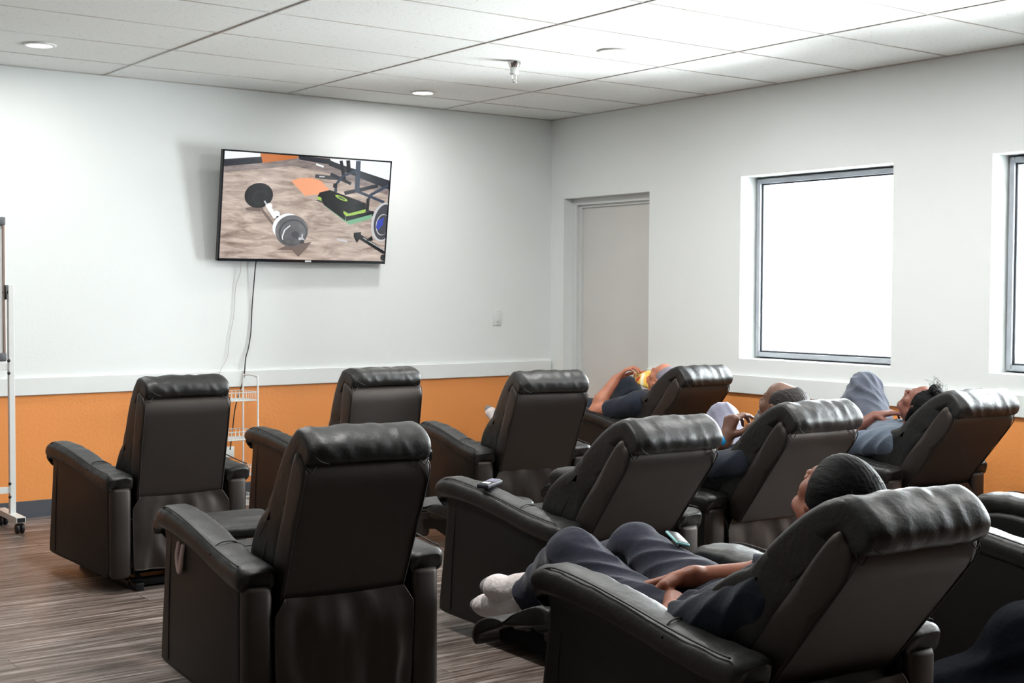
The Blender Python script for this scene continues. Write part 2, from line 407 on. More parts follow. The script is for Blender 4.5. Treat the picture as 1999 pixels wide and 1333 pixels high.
# right wall with openings
ops = [(-1.097, -.149, 0, 2.043), (-3.148, -1.963, .926, 2.089), (-4.972, -3.787, .926, 2.089), (-6.80, -5.61, .926, 2.089)]
ys = sorted({YR, 0}.union(*[{a, b_} for a, b_, _, _ in ops])); zs = sorted({0, RZ, H}.union(*[{a, b_} for _, _, a, b_ in ops]))
bm = bmesh.new(); TH = .25
def isop(yc, zc): return any(a < yc < b_ and c < zc < d for a, b_, c, d in ops)
for i in range(len(ys)-1):
    for j in range(len(zs)-1):
        y0, y1, z0, z1 = ys[i], ys[i+1], zs[j], zs[j+1]
        if isop((y0+y1)/2, (z0+z1)/2): continue
        mi = 1 if z1 <= RZ+1e-6 else 0
        for X in (0, TH): wallquad(bm, (X, y0, z0), (X, y1, z0), (X, y1, z1), (X, y0, z1), mi)
for a, b_, z0, z1 in ops:
    wallquad(bm, (0, a, z0), (TH, a, z0), (TH, a, z1), (0, a, z1), 0); wallquad(bm, (0, b_, z0), (TH, b_, z0), (TH, b_, z1), (0, b_, z1), 0)
    wallquad(bm, (0, a, z1), (TH, a, z1), (TH, b_, z1), (0, b_, z1), 0)
    if z0 > 0: wallquad(bm, (0, a, z0), (TH, a, z0), (TH, b_, z0), (0, b_, z0), 0)
o = struct('wall_right', bm, [M['white_wall'], M['orange_wall']])
bm = bmesh.new(); box(bm, XL-.1, XL, YR, .1, 0, H); struct('wall_left', bm, M['greige_wall'])
bm = bmesh.new(); box(bm, XL-.1, .26, YR-.1, YR, 0, H); struct('wall_front', bm, M['taupe_wall'])
# chair rails and baseboards
bm = bmesh.new(); box(bm, XL, -.012, -.022, 0, .725, .828, .003); struct('trim_2', bm, M['rail'])
bm = bmesh.new(); box(bm, -.022, 0, YR, -1.110, .706, .822, .003); struct('trim_3', bm, M['rail'])
bm = bmesh.new(); box(bm, XL, 0, -.010, 0, 0, .101, .002); box(bm, XL, 0, -.016, 0, 0, .012); struct('baseboard_back', bm, M['baseboard'])
bm = bmesh.new(); box(bm, -.010, 0, YR, -1.098, 0, .101, .002); box(bm, -.010, 0, -.148, -.011, 0, .101); struct('baseboard_right', bm, M['baseboard'])

# doorway
def frame_bm(bm, x0, x1, y0, y1, z0, z1, w, sill=True, mi=0, bev=.003):
    box(bm, x0, x1, y0, y0+w, z0, z1, bev, mi); box(bm, x0, x1, y1-w, y1, z0, z1, bev, mi); box(bm, x0, x1, y0+w, y1-w, z1-w, z1, bev, mi)
    if sill: box(bm, x0, x1, y0+w, y1-w, z0, z0+w, bev, mi)
bm = bmesh.new(); box(bm, .135, .178, -1.05, -.215, .008, 1.995, .002); d = struct('door_1', bm, M['door'])
bm = bmesh.new(); frame_bm(bm, .085, .135, -1.097, -.149, 0, 2.043, .048, False); frame_bm(bm, .115, .20, -1.10, -.147, 0, 2.044, .068, False)
o = struct('door_frame', bm, M['frame'], d)
bm = bmesh.new(); box(bm, .24, .26, -1.2, -.05, 0, 2.1); struct('wall_door_back', bm, M['white_wall'])
# windows; the third is added out of view to brighten the room
M['glass'] = bpy.data.materials.new('window_glass'); M['glass'].use_nodes = True; nt = M['glass'].node_tree
for n_ in list(nt.nodes):
    if n_.type == 'BSDF_PRINCIPLED': nt.nodes.remove(n_)
tr = nt.nodes.new('ShaderNodeBsdfTransparent'); gl = nt.nodes.new('ShaderNodeBsdfGlossy'); gl.inputs['Roughness'].default_value = .02
tr.inputs['Color'].default_value = (.96, .98, .98, 1)
mxs = nt.nodes.new('ShaderNodeMixShader'); fr = nt.nodes.new('ShaderNodeFresnel'); fr.inputs['IOR'].default_value = 1.45
nt.links.new(fr.outputs[0], mxs.inputs[0]); nt.links.new(tr.outputs[0], mxs.inputs[1]); nt.links.new(gl.outputs[0], mxs.inputs[2])
nt.links.new(mxs.outputs[0], nt.nodes['Material Output'].inputs['Surface'])
for i, (a, b_, z0, z1) in enumerate(ops[1:4]):
    r = bpy.data.objects.new('window_%d' % (i+1), None); C.objects.link(r); r['kind'] = 'structure'; r.location = (0, (a+b_)/2, z0)
    w2 = (b_-a)/2; hh = z1-z0
    bm = bmesh.new(); frame_bm(bm, .133, .195, -w2+.012, w2-.012, .010, hh-.012, .030); frame_bm(bm, .155, .185, -w2+.03, w2-.03, .03, hh-.03, .022)
    frame_bm(bm, .19, .25, -w2, w2, 0, hh, .05, mi=0); obj('window_frame', bm, M['alu'], r, False)
    bm = bmesh.new(); frame_bm(bm, .150, .156, -w2+.040, w2-.040, .038, hh-.040, .010); obj('gasket', bm, M['alu_dark'], r, False)
    bm = bmesh.new(); box(bm, .168, .172, -w2+.04, w2-.04, .04, hh-.04); obj('window_pane', bm, M['glass'], r, False)

# ------------------------------------------------------------------ recliner
PZ = .43; PY = -.346
def wr_head(x, y, z):
    return .0042*ridge(x*13+nz(x*7, z*8, 3)*1.6, z*6+x*3, y*5)+.0025*nz(x*32, y*14, z*14)-.002
def wr_soft(x, y, z): return .006*nz(x*6, y*6, z*6)+.002*nz(x*22, y*22, z*22)
def seam(bm, pts, r=.0022, mi=1, closed=False): tube(bm, smoothpath(pts, 5, closed), r, 6, mi, closed)

def shell_bm():
    bm = bmesh.new()
    prof = [(.085, -.03), (.012, -.03), (.002, -.01), (0, .10), (0, .22), (0, .33), (.001, .385), (.012, .422), (.032, .443), (.058, .450), (.09, .445), (.10, .30), (.10, .12)]
    cushion(bm, prof, .208, 24, 14, .03, wrinkle=lambda x, y, z: .0025*nz(x*5, y*5, z*5))
    seam(bm, [(-.200, .0, -.02), (-.203, -.001, .2), (-.203, .0, .40), (-.198, .012, .438)]); seam(bm, [(.200, .0, -.02), (.203, -.001, .2), (.203, .0, .40), (.198, .012, .438)])
    for s in (-1, 1): seam(bm, [(s*.200, .02, .448), (s*.185, .004, .432), (s*.165, .018, .449)])
    return bm
def backcush_bm():
    bm = bmesh.new()
    prof = [(.080, -.13), (.135, -.16), (.190, -.10), (.205, .0), (.195, .10), (.178, .20), (.160, .29), (.145, .38), (.125, .44), (.09, .45), (.07, .44), (.070, .2), (.070, .0)]
    def wf(y, z): t = min(max((z-.12)/.25, 0), 1); return .208-.016*t*t*(3-2*t)
    cushion(bm, prof, .22, 32, 6, .07, wf=wf, wrinkle=wr_soft)
    for v in bm.verts:   # side bolsters stand further forward than the middle
        if v.co.y > .07:
            k = .90+.75*min(abs(v.co.x)/.20, 1)**3*(1-.60*min(max(0, (v.co.z-.26)/.2), 1)); v.co.y = .07+(v.co.y-.07)*k
    for s in (-1, 1): seam(bm, [(s*.206, .14, -.1), (s*.207, .17, .05), (s*.201, .15, .18)])
    return bm
def headrest_bm():
    bm = bmesh.new()
    prof = [(.024, .447), (.004, .460), (.000, .482), (.014, .510), (.048, .525), (.092, .526), (.132, .511), (.163, .468), (.178, .41), (.178, .35), (.160, .305), (.120, .305), (.090, .36), (.075, .43), (.05, .448)]
    cushion(bm, prof, .200, 60, 7, .055, wrinkle=wr_head, dense=5)
    for v in bm.verts:   # the ends wrap forward and down
        q = min(abs(v.co.x)/.19, 1)**3
        if v.co.y > .06: v.co.y = .06+(v.co.y-.06)*(1+q*(.02+.42*min(max((.47-v.co.z)/.12, 0), 1)))
        if v.co.z < .46: v.co.z = .46+(v.co.z-.46)*(1+1.0*q)
    for s in (-1, 1):
        seam(bm, [(s*.132, .006, .457), (s*.164, .003, .470), (s*.186, .016, .490), (s*.192, .05, .505), (s*.192, .10, .500)])
    return bm
def side_bm(s):
    bm = bmesh.new()
    prof = [(.385, .545), (.40, .50), (.415, .40), (.435, .28), (.455, .15), (.46, .095), (.445, .072), (.3, .066), (0, .064), (-.25, .066), (-.305, .080), (-.325, .12), (-.325, .25), (-.325, .40), (-.31, .475), (-.15, .50), (.1, .525)]
    cushion(bm, prof, .052, 10, 4, .02, wrinkle=lambda x, y, z: .002*nz(y*7, z*7, s*3), M4=Matrix.Translation((s*.278, 0, 0)))
    # puffy inner side
    prof2 = [(.40, .54), (.425, .42), (.40, .33), (.1, .34), (-.2, .36), (-.22, .48), (.1, .53)]
    cushion(bm, prof2, .035, 10, 3, .03, wrinkle=wr_soft, M4=Matrix.Translation((s*.225, 0, 0)))
    seam(bm, [(s*.329, .33, .53), (s*.331, .345, .40), (s*.331, .36, .25), (s*.331, .37, .09)], .0015)
    return bm
def post_bm(s):
    bm = bmesh.new(); rings = []
    for z, k in ((.070, .8), (.085, 1), (.2, 1), (.35, 1), (.455, 1), (.47, .9)):
        rings.append([V3((s*.280+.047*k*math.copysign(abs(math.cos(a))**.6, math.cos(a)), -.325+.030*k*math.copysign(abs(math.sin(a))**.7, math.sin(a)), z)) for a in [q*2*pi/20 for q in range(20)]])
    loft(bm, rings); return bm
def pad_bm(s):
    bm = bmesh.new(); path = []
    ctr = [(.462, .500, .55), (.466, .535, .82), (.445, .560, .98), (.38, .569, 1.05), (.28, .566, 1.02), (.16, .553, 1.0), (.02, .532, .98), (-.12, .510, .98), (-.24, .496, 1.02), (-.315, .492, 1.02), (-.345, .489, .93), (-.352, .487, .62)]
    sp = smoothpath(ctr, 6); rings = []
    for i, p in enumerate(sp):
        y, z, k = p
        a = sp[max(i-1, 0)]; b_ = sp[min(i+1, len(sp)-1)]
        t = V3((0, b_.x-a.x, b_.y-a.y)).normalized(); u = V3((0, -t.z, t.y))
        if u.z < 0 and abs(t.y) > .3: u = -u
        if i < 8: # nose rolls downward: frame turns smoothly
            u = V3((0, max(0, (8-i)/8), .6+.4*i/8)).normalized()
        r = []
        for q in range(24):
            an = q*2*pi/24; c_, s_ = math.cos(an), math.sin(an)
            cx = math.copysign(abs(c_)**.62, c_)*.063*k; cu = math.copysign(abs(s_)**.70, s_)*.040*k
            w = .004*ridge(y*14, cx*12, cu*8+s*5)*(1 if cu > 0 else .2)+.003*nz(y*6, cx*10, s)
            P = V3((s*.283+cx, y, z))+u*(cu+w)
            r.append(P)
        rings.append(r)
    loft(bm, rings)
    seam(bm, [(s*.283-s*-.052, y, z+.040) for y, z in ((.43, .556), (.36, .573), (.2, .562), (.02, .537), (-.12, .515), (-.25, .500), (-.33, .494))], .0026)
    seam(bm, [(s*.225, -.085, .545), (s*.26, -.075, .562), (s*.31, -.085, .560), (s*.345, -.10, .53)], .0024)
    return bm
def seat_bm():
    bm = bmesh.new()
    prof = [(-.30, .33), (-.31, .42), (-.25, .455), (-.05, .468), (.15, .478), (.33, .480), (.42, .462), (.452, .42), (.45, .35), (.40, .31), (.1, .30)]
    cushion(bm, prof, .205, 20, 6, .05, wrinkle=wr_soft)
    seam(bm, [(-.19, .20, .482), (-.08, .205, .487), (.08, .205, .487), (.19, .20, .482)])
    return bm
def frame_body_bm():
    bm = bmesh.new(); box(bm, -.235, .235, -.30, .41, .10, .325, .01); return bm
def base_bm():
    bm = bmesh.new()
    for s in (-1, 1): box(bm, s*.19-.02, s*.19+.02, -.33, .38, 0, .035, .004)
    for y in (-.26, .0, .30): box(bm, -.21, .21, y-.02, y+.02, .012, .045, .004)
    box(bm, -.10, .10, -.12, .14, .04, .104, .01)
    tube(bm, [(-.17, -.27, .03), (-.17, -.20, .12)], .012); tube(bm, [(.17, -.27, .03), (.17, -.20, .12)], .012)
    tube(bm, [(-.17, .27, .03), (-.17, .22, .12)], .012); tube(bm, [(.17, .27, .03), (.17, .22, .12)], .012)
    return bm
def flap_bm(seed):
    bm = bmesh.new(); nx, nz_ = 34, 26; g = []
    for j in range(nz_+1):
        t = j/nz_; z = .428-.325*t
        hw = .196+.032*min(t/.16, 1); r = []
        for i in range(nx+1):
            u = i/nx*2-1
            y = -.356-.004*t-.010*t*(1-t)*math.sin(u*7+seed)-.020*(1-t*.6)*t**.5*nz(u*3.2+seed, t*1.4, 2)*2-.010*nz(u*7+seed, t*3, 7)*t
            r.append((u*hw, y, z-.006*math.cos(u*1.5)))
        g.append(r)
    for off, flip in ((0, 0), (.004, 1)):
        vs = [[bm.verts.new((p[0], p[1]+off, p[2])) for p in r] for r in g]
        for j in range(nz_):
            for i in range(nx): bm.faces.new((vs[j][i], vs[j][i+1], vs[j+1][i+1], vs[j+1][i]))
        g2 = vs
    tube(bm, [(p[0], p[1]+.002, p[2]) for p in g[-1]], .0035, 6); tube(bm, [(r[0][0], r[0][1]+.002, r[0][2]) for r in g], .0025, 6); tube(bm, [(r[-1][0], r[-1][1]+.002, r[-1][2]) for r in g], .0025, 6)
    return bm
def footpad_bm():   # local: hinge at origin, extends +y
    bm = bmesh.new()
    prof = [(.02, -.035), (0, -.012), (.01, .012), (.06, .026), (.16, .022), (.23, .012), (.26, .006), (.29, .014), (.36, .022), (.43, .010), (.465, -.02), (.46, -.05), (.44, -.055), (.42, -.03), (.3, -.022), (.15, -.024)]
    cushion(bm, prof, .205, 20, 6, .03, wrinkle=wr_soft)
    return bm
def closedfoot_bm():
    bm = bmesh.new()
    prof = [(.44, .13), (.47, .10), (.505, .13), (.515, .25), (.51, .38), (.495, .43), (.46, .44), (.44, .40)]
    cushion(bm, prof, .205, 20, 6, .03, wrinkle=wr_soft); return bm
def linkage_bm(s, ty, tz):
    bm = bmesh.new()
    def bar(a, b_, w=.026, t=.006, x=0):
        a = V3((s*(.165)+x, *a)); b_ = V3((s*(.165)+x, *b_)); d = (b_-a); L_ = d.length; d.normalize(); n_ = V3((0, -d.z, d.y))
        r = [[p+V3((sx*t/2, 0, 0))+n_*sn*w/2 for sx, sn in ((-1, -1), (1, -1), (1, 1), (-1, 1))] for p in (a-d*.01, b_+d*.01)]
        loft(bm, r)
    m1 = ((.30+ty)/2, (.26+tz)/2-.03)
    bar((.30, .24), (m1[0]+.08, m1[1]), .03, .006, .01); bar((.22, .22), (m1[0]-.02, m1[1]-.03), .03, .006, -.004)
    bar((m1[0]-.02, m1[1]-.03), (ty-.02, tz-.03), .03, .006, .0); bar((m1[0]+.08, m1[1]), (ty+.12, tz-.055), .03, .006, .012)
    bar((ty-.06, tz-.04), (ty+.16, tz-.07), .04, .006, .006)
    return bm
def lever_bm():
    bm = bmesh.new()
    tube(bm, smoothpath([(-.333, .235, .515), (-.339, .240, .47), (-.341, .218, .425), (-.341, .200, .43), (-.339, .192, .475), (-.334, .186, .515)], 5), .008, 8)
    return bm

parts = {}
def protomesh(key, bm, mats):
    me = bpy.data.meshes.new(key); bmesh.ops.recalc_face_normals(bm, faces=bm.faces[:]); bm.to_mesh(me); bm.free()
    for p in me.polygons: p.use_smooth = True
    for k in mats: me.materials.append(k)
    parts[key] = me
M['leather_flat'].node_tree.nodes['Principled BSDF'].inputs['Specular Tint'].default_value = (1, .86, .78, 1)
LS = [M['leather'], M['seam']]; LF = [M['leather_flat'], M['seam']]
protomesh('shell', shell_bm(), LF); protomesh('backcush', backcush_bm(), LS); protomesh('headrest', headrest_bm(), LS)
for s, n_ in ((-1, 'l'), (1, 'r')):
    protomesh('side'+n_, side_bm(s), [M['leather_side'], M['seam']]); protomesh('post'+n_, post_bm(s), LF); protomesh('pad'+n_, pad_bm(s), LS)
protomesh('seat', seat_bm(), LS); protomesh('body', frame_body_bm(), [M['leather_side']]); protomesh('base', base_bm(), [M['steel']])
for k in range(3): protomesh('flap%d' % k, flap_bm(k*2.3), [M['leather_flat']])
protomesh('footpad', footpad_bm(), LS); protomesh('closedfoot', closedfoot_bm(), LS); protomesh('lever', lever_bm(), [M['pink_strap']])

def recliner(label, x, y, yaw, th, foot=None, fl=0, lever=False, group='black leather recliners facing the television', sl=0.0, flap=True):
    root = thing('recliner', label, 'recliner', (x, y, 0), yaw, group)
    def P_(name, key, loc=(0, 0, 0), rx=0):
        o = leaf(name, root, None, parts[key]); o.location = loc; o.rotation_euler = (rx, 0, 0); return o
    piv = (0, PY+sl, PZ)
    P_('back_shell', 'shell', piv, th); P_('back_cushion', 'backcush', piv, th); P_('headrest', 'headrest', piv, th)
    P_('side_panel', 'sidel'); P_('side_panel', 'sider'); P_('arm_post', 'postl'); P_('arm_post', 'postr')
    P_('armrest', 'padl'); P_('armrest', 'padr'); P_('seat_cushion', 'seat'); P_('seat_box', 'body'); P_('base_frame', 'base')
    if flap: P_('rear_flap', 'flap%d' % fl)
    if foot:
        fy, fz, fa = foot
        P_('footrest', 'footpad', (0, fy, fz), -fa)
        for s in (-1, 1):
            bm = linkage_bm(s, fy+.16, fz-.02-.16*math.sin(fa)); obj('footrest_linkage', bm, M['steel'], root, False)
    else: P_('footrest', 'closedfoot')
    if lever: tag(P_('recline_lever', 'lever'), 'pale pink recline lever')
    return root
G_EMPTY = 'black leather recliners facing the television'
chA = recliner('empty black leather recliner at far left, in front of the whiteboard stand', -3.896, -1.904, .024, .208, None, 0)
chB = recliner('empty upright black recliner directly right of the white wire rack', -2.808, -1.808, .004, .15, None, 1, sl=-.05)
chC = recliner('empty recliner whose back reflects white window light, before the closed door wall', -1.95, -2.102, -.191, .48, (.47, .43, .05), 2, sl=-.02)
chE = recliner('large empty recliner in front row with pale pink lever on its left side', -4.231, -4.08, -.085, .43, (.53, .48, .03), 1, True)
chF = recliner('empty reclined black leather recliner with remote control on its left armrest', -3.03, -4.025, -.028, .662, (.53, .44, .03), 0, sl=.03)
chG = recliner('reclined recliner holding the balding bearded man with blue wristband', -2.10, -3.809, -.013, .643, (.5, .42, .05), 2, sl=-.06)
chH = recliner('reclined recliner near orange right wall holding person with dark tied-up hair', -.777, -3.724, -.113, .703, (.5, .42, .05), 1)
chI = recliner('nearest reclined recliner holding the sleeping person in white socks', -3.766, -5.615, -.067, .676, (.585, .43, .30), 0, sl=.04)
chD = recliner('reclined sunlit recliner by the grey door holding man with yellow snack bag', -.479, -1.543, -.0285, .709, (.5, .42, .05), 1)
chJ = recliner('recliner cut off by right edge of photo, only its armrests showing', -2.15, -5.50, 0, .70, (.5, .42, .05), 2)

# ------------------------------------------------------------------ people (built in each recliner's own frame)
def person(ch, label):
    r = thing('person', label, 'person', ch.location, ch.rotation_euler[2], None); return r
def limb(P, a, ra, b_, rb, k=.02, **kw): P.append(rc(a, ra, b_, rb, k, **kw))
def wisps(parent, pts, m, name='hair_wisp'):
    bm = bmesh.new()
    for p in pts: tube(bm, smoothpath(p, 5), .0007, 4)
    return obj(name, bm, m, parent)
def torso(P, hip, chest, neck, shL, shR, g=0.0, k=.05):
    hip, chest, neck = V3(hip), V3(chest), V3(neck)
    ax = (V3(shR)-V3(shL)).normalized()
    for sx in (-1, 1):
        P.append(rc(hip+ax*sx*.06, .105+g, chest+ax*sx*.065, .108+g, k))
        P.append(rc(chest+ax*sx*.065, .10+g, (V3(shL) if sx < 0 else V3(shR))*.8+neck*.2, .062+g, k))
    P.append(rc(V3(shL), .052+g, V3(shR), .052+g, k))

# --- sleeping person, nearest recliner
pI = person(chI, 'sleeping person in navy shirt, dark sweatpants and white socks in nearest recliner')
P, T, R = head_prims((.02, -.305, .852), (.10, .70, .68), (0, -.71, .70), 1.0)
torso(P, (0, .03, .48), (0, -.17, .58), (.0, -.25, .69), (-.16, -.26, .63), (.16, -.24, .63), -.020)
P.append(rc((0, -.25, .70), .048, T(0, -.01, -.05), .052, .03))
limb(P, (.17, -.22, .64), .044, (.25, .08, .575), .039); limb(P, (.25, .08, .575), .041, (.20, .15, .575), .038); limb(P, (.20, .15, .575), .038, (.020, .235, .572), .027)
limb(P, (-.16, -.25, .63), .044, (-.215, .0, .515), .039); limb(P, (-.215, .0, .515), .040, (-.15, .09, .515), .035); limb(P, (-.15, .09, .515), .035, (-.085, .175, .535), .025)
P += hand_prims((.012, .240, .572), (-.72, .60, -.34), (-.45, -.2, -.85), 1, [(.75, .75, .4), (.8, .8, .4), (.85, .85, .5), (.9, .9, .5)], 1.2, (.7, -.2), .027)
P += hand_prims((-.078, .188, .535), (.25, .95, -.10), (.3, -.1, -.9), 1, [(.5, .6, .4)]*4, 1.0, (.5, .3), .025)
sdf_mesh('body', P, .0036, M['skin_warm'], pI)
HP = [el(T(0, -.020, .040), (.084, .116, .086), R, .01), el(T(-.03, -.01, .02), (.062, .075, .075), R, .02), el(T(0, -.115, .045), (.034, .030, .034), R, .012), el(T(.02, -.135, .06), (.022, .02, .02), R, .01),
      el(T(0, .128, -.050), (.12, .124, .108), R, .012, -1)]
def hairfold(Rm, c, f=110, a=.006):
    ax = np.array(Rm.col[0]); ay = np.array(Rm.col[2])
    def fn(x, y, z):
        q = x*ax[0]+y*ax[1]+z*ax[2]; w = x*ay[0]+y*ay[1]+z*ay[2]
        return (a*(np.abs(np.sin(q*f+3*np.sin(w*22)))-.6)*.7+a*.4*np.sin(w*60+q*30)).astype(np.float32)
    return fn
sdf_mesh('hair', HP, .0032, M['hair'], pI, hairfold(R, None, 260, .0013))
ws = []
for k in range(46):
    a = random.uniform(-.06, .06); b_ = random.uniform(-.10, -.02)
    n_ = V3((a, b_, .0)); z = .118-abs(a)*.5-abs(b_+.03)*.45
    p = T(a, b_, z); q = T(a*1.25+random.uniform(-.02, .02), b_+random.uniform(-.03, .03), z+random.uniform(.006, .020)); q2 = T(a*1.4+random.uniform(-.03, .03), b_+random.uniform(-.05, .05), z+random.uniform(-.004, .022))
    ws.append([p, q, q2])
wisps(pI, ws, M['hair'])
SP = []
torso(SP, (0, .05, .485), (0, -.17, .585), (0, -.235, .675), (-.165, -.25, .635), (.165, -.23, .635), -.008)
SP += [rc((-.165, -.25, .635), .056, (-.222, -.02, .525), .058, .03, c1=True), rc((.17, -.22, .64), .056, (.25, .07, .58), .057, .03), rc((.25, .07, .58), .055, (.190, .155, .575), .052, .02, c1=True)]
sdf_mesh('shirt', SP, .0048, M['navy'], pI, folds(.016, [((.3, 1, .5), 55), ((1, .3, -.2), 48), ((.2, .6, -.8), 70)], 3))
TP = []
TP += [rc((-.07, .10, .455), .092, (-.10, .30, .465), .084, .05), rc((-.10, .30, .465), .084, (-.10, .61, .578), .070, .04), rc((-.10, .61, .578), .068, (-.02, .80, .505), .066, .03), rc((-.02, .80, .505), .064, (.035, .985, .405), .060, .03, c1=True),
       rc((.07, .10, .465), .092, (.11, .30, .500), .085, .05), rc((.11, .30, .500), .085, (.13, .61, .575), .066, .04), rc((.13, .61, .575), .068, (.10, .82, .47), .062, .03), rc((.10, .82, .47), .062, (.02, 1.03, .365), .056, .03, c1=True),
       rc((-.09, .04, .485), .090, (.09, .04, .485), .090, .05)]
sdf_mesh('sweatpants', TP, .0050, M['slate'], pI, folds(.027, [((.9, .40, .35), 52), ((.6, .35, -.75), 44), ((.5, .85, .2), 20)], 5))
# socks
def sock(name, heel, toe, ankle, up, par, r=.040):
    heel, toe, ankle = V3(heel), V3(toe), V3(ankle); d = (toe-heel).normalized(); u = V3(up).normalized()
    ball = heel+(toe-heel)*.72
    S = [rc(heel, r*.92, ball, r*1.0, .02, (u, 1.12)), rc(ball, r*1.0, toe-d*.02, r*.70, .02, (u, 1.25)), rc(heel+u*.01, r*.95, ankle, r*1.0, .02, c1=True), rc(heel+d*.05+u*.02, r*.8, ankle, r*.85, .03)]
    thr = (toe-d*.025)
    def mi(c): return (((c-np.array(thr))@np.array(d)) > 0).astype(int)
    sdf_mesh(name, S, .0034, [M['sock'], M['sock_grey']], par, folds(.003, [((1, .2, .1), 60), ((.1, 1, .4), 50)], 8), mi)
sock('sock', (.03, 1.03, .372), (-.03, 1.215, .372), (.035, .985, .41), (0, .15, 1), pI, .047)
sock('sock', (.02, 1.09, .312), (-.02, 1.30, .290), (.02, 1.03, .37), (0, .2, 1), pI, .041)

# --- bearded man with wristband
pG = person(chG, 'balding bearded man with blue wristband, fist raised, in a reclined chair')
P, T, R = head_prims((0, -.432, .872), (-.06, .88, .47), (0, -.47, .88), .98)
torso(P, (0, -.06, .51), (0, -.27, .60), (0, -.37, .71), (-.165, -.38, .645), (.165, -.37, .645), -.018)
P.append(rc((0, -.37, .71), .050, T(0, -.01, -.05), .054, .03))
limb(P, (-.17, -.37, .65), .048, (-.265, -.08, .60), .042); limb(P, (-.265, -.08, .60), .044, (-.22, -.12, .645), .042); limb(P, (-.22, -.12, .645), .042, (-.10, -.215, .728), .029)
limb(P, (.18, -.36, .68), .048, (.25, -.08, .59), .042); limb(P, (.25, -.08, .59), .040, (.05, .08, .60), .028)
P += hand_prims((-.105, -.216, .733), (.22, -.12, .96), (.9, -.05, .1), -1, [(1.0, .5, .3), (1.15, .75, .4), (1.2, .9, .5), (1.25, 1.0, .5)], 1.08, (.9, .7), .029)
P += hand_prims((.05, .08, .60), (-.5, .85, -.1), (0, 0, -1), 1, [(.4, .4, .3)]*4)
sdf_mesh('body', P, .0038, M['skin_brown'], pG)
HP = [el(T(0, -.026, .034), (.080, .098, .082), R, .01), el(T(0, -.06, -.01), (.074, .06, .06), R, .02), el(T(0, .070, .085), (.056, .085, .060), R, .02, -1), el(T(0, .115, -.02), (.09, .088, .10), R, .012, -1)]
for sx in (-1, 1): HP += [el(T(sx*.080, .0, -.012), (.022, .030, .036), R, .006, -1)]
sdf_mesh('hair', HP, .0034, M['hair_grey'], pG, hairfold(R, None, 260, .0022))
ws = []
for k in range(70):
    a = random.uniform(-.05, .05); b_ = random.uniform(-.11, .0); z = .112-abs(a)*.45-abs(b_+.03)*.40
    ws.append([T(a, b_, z), T(a*1.05, b_-.006, z+.008), T(a*1.1+random.uniform(-.004, .004), b_-.014, z+.014)])
wisps(pG, ws, M['hair_silver'])
BP = [rc(T(-.052, .005, -.045), .018, T(-.030, .055, -.092), .020, .02), rc(T(.052, .005, -.045), .018, T(.030, .055, -.092), .020, .02), rc(T(-.03, .055, -.092), .020, T(0, .082, -.103), .022, .02), rc(T(.03, .055, -.092), .020, T(0, .082, -.103), .022, .02),
      rc(T(-.026, .082, -.062), .007, T(.026, .082, -.062), .007, .006), rc(T(-.028, .076, -.068), .008, T(-.018, .080, -.095), .012, .008), rc(T(.028, .076, -.068), .008, T(.018, .080, -.095), .012, .008), rc(T(-.014, .098, -.050), .005, T(.014, .098, -.050), .005, .006)]
sdf_mesh('beard', BP, .0034, M['beard'], pG, hairfold(R, None, 300, .002))
SP = []; torso(SP, (0, -.04, .515), (0, -.27, .605), (0, -.35, .685), (-.17, -.38, .65), (.17, -.37, .65), -.006)
SP += [rc((-.17, -.38, .65), .060, (-.240, -.20, .615), .060, .03, c1=True), rc((.17, -.37, .65), .060, (.235, -.18, .605), .060, .03, c1=True)]
sdf_mesh('shirt', SP, .005, M['navy'], pG, folds(.013, [((.3, 1, .5), 44), ((1, .3, -.2), 40)], 11))
UP = [rc((-.03, -.08, .580), .066, (-.04, -.21, .618), .066, .03), rc((.06, -.10, .590), .062, (.05, -.22, .625), .062, .03)]  # window light on the shirt front, built as a white panel
tag(sdf_mesh('lit_shirt_front', UP, .005, M['litcloth'], pG, folds(.008, [((.3, 1, .5), 44)], 12)), 'white panel for the window-lit shirt front')
TP = [rc((.08, -.08, .53), .105, (.24, .15, .765), .070, .04), rc((.24, .15, .765), .070, (.20, .36, .57), .058, .03), rc((.20, .36, .57), .058, (.19, .42, .535), .054, .03, c1=True), rc((-.08, -.08, .53), .105, (-.10, .32, .56), .070, .04), rc((-.10, .32, .56), .070, (-.10, .66, .50), .056, .03, c1=True), rc((-.08, -.06, .53), .10, (.08, -.06, .53), .10, .04)]
sdf_mesh('trousers', TP, .005, M['lavender'], pG, folds(.016, [((.5, -.6, .6), 75), ((.35, .9, -.4), 30)], 13))
sock('sock', (.185, .42, .515), (.17, .60, .510), (.19, .42, .535), (0, .15, 1), pG, .036); sock('sock', (-.10, .71, .47), (-.11, .88, .43), (-.10, .66, .50), (0, .2, 1), pG, .036)
bm = bmesh.new(); c0 = V3((-.112, -.204, .720)); ax = (V3((-.10, -.215, .728))-V3((-.22, -.12, .645))).normalized(); u_ = ax.orthogonal().normalized(); v_ = ax.cross(u_)
rings = []
for r_, hgt in ((.0325, -.011), (.035, -.011), (.035, .011), (.0325, .011), (.0325, -.011)):
    rings.append([c0+ax*hgt+(u_*math.cos(q*2*pi/28)+v_*math.sin(q*2*pi/28))*r_ for q in range(28)])
loft(bm, rings, caps=False); tag(obj('wristband', bm, M['cyan'], pG), 'cyan blue wristband')
bm = bmesh.new(); tube(bm, [V3((-.082, -.262, .815))+V3((.3*math.cos(a), .35*math.cos(a), math.sin(a)))*.0115 for a in [q*2*pi/16 for q in range(16)]], .0016, 6, 0, True); tag(obj('ring', bm, M['chrome'], pG), 'silver finger ring')

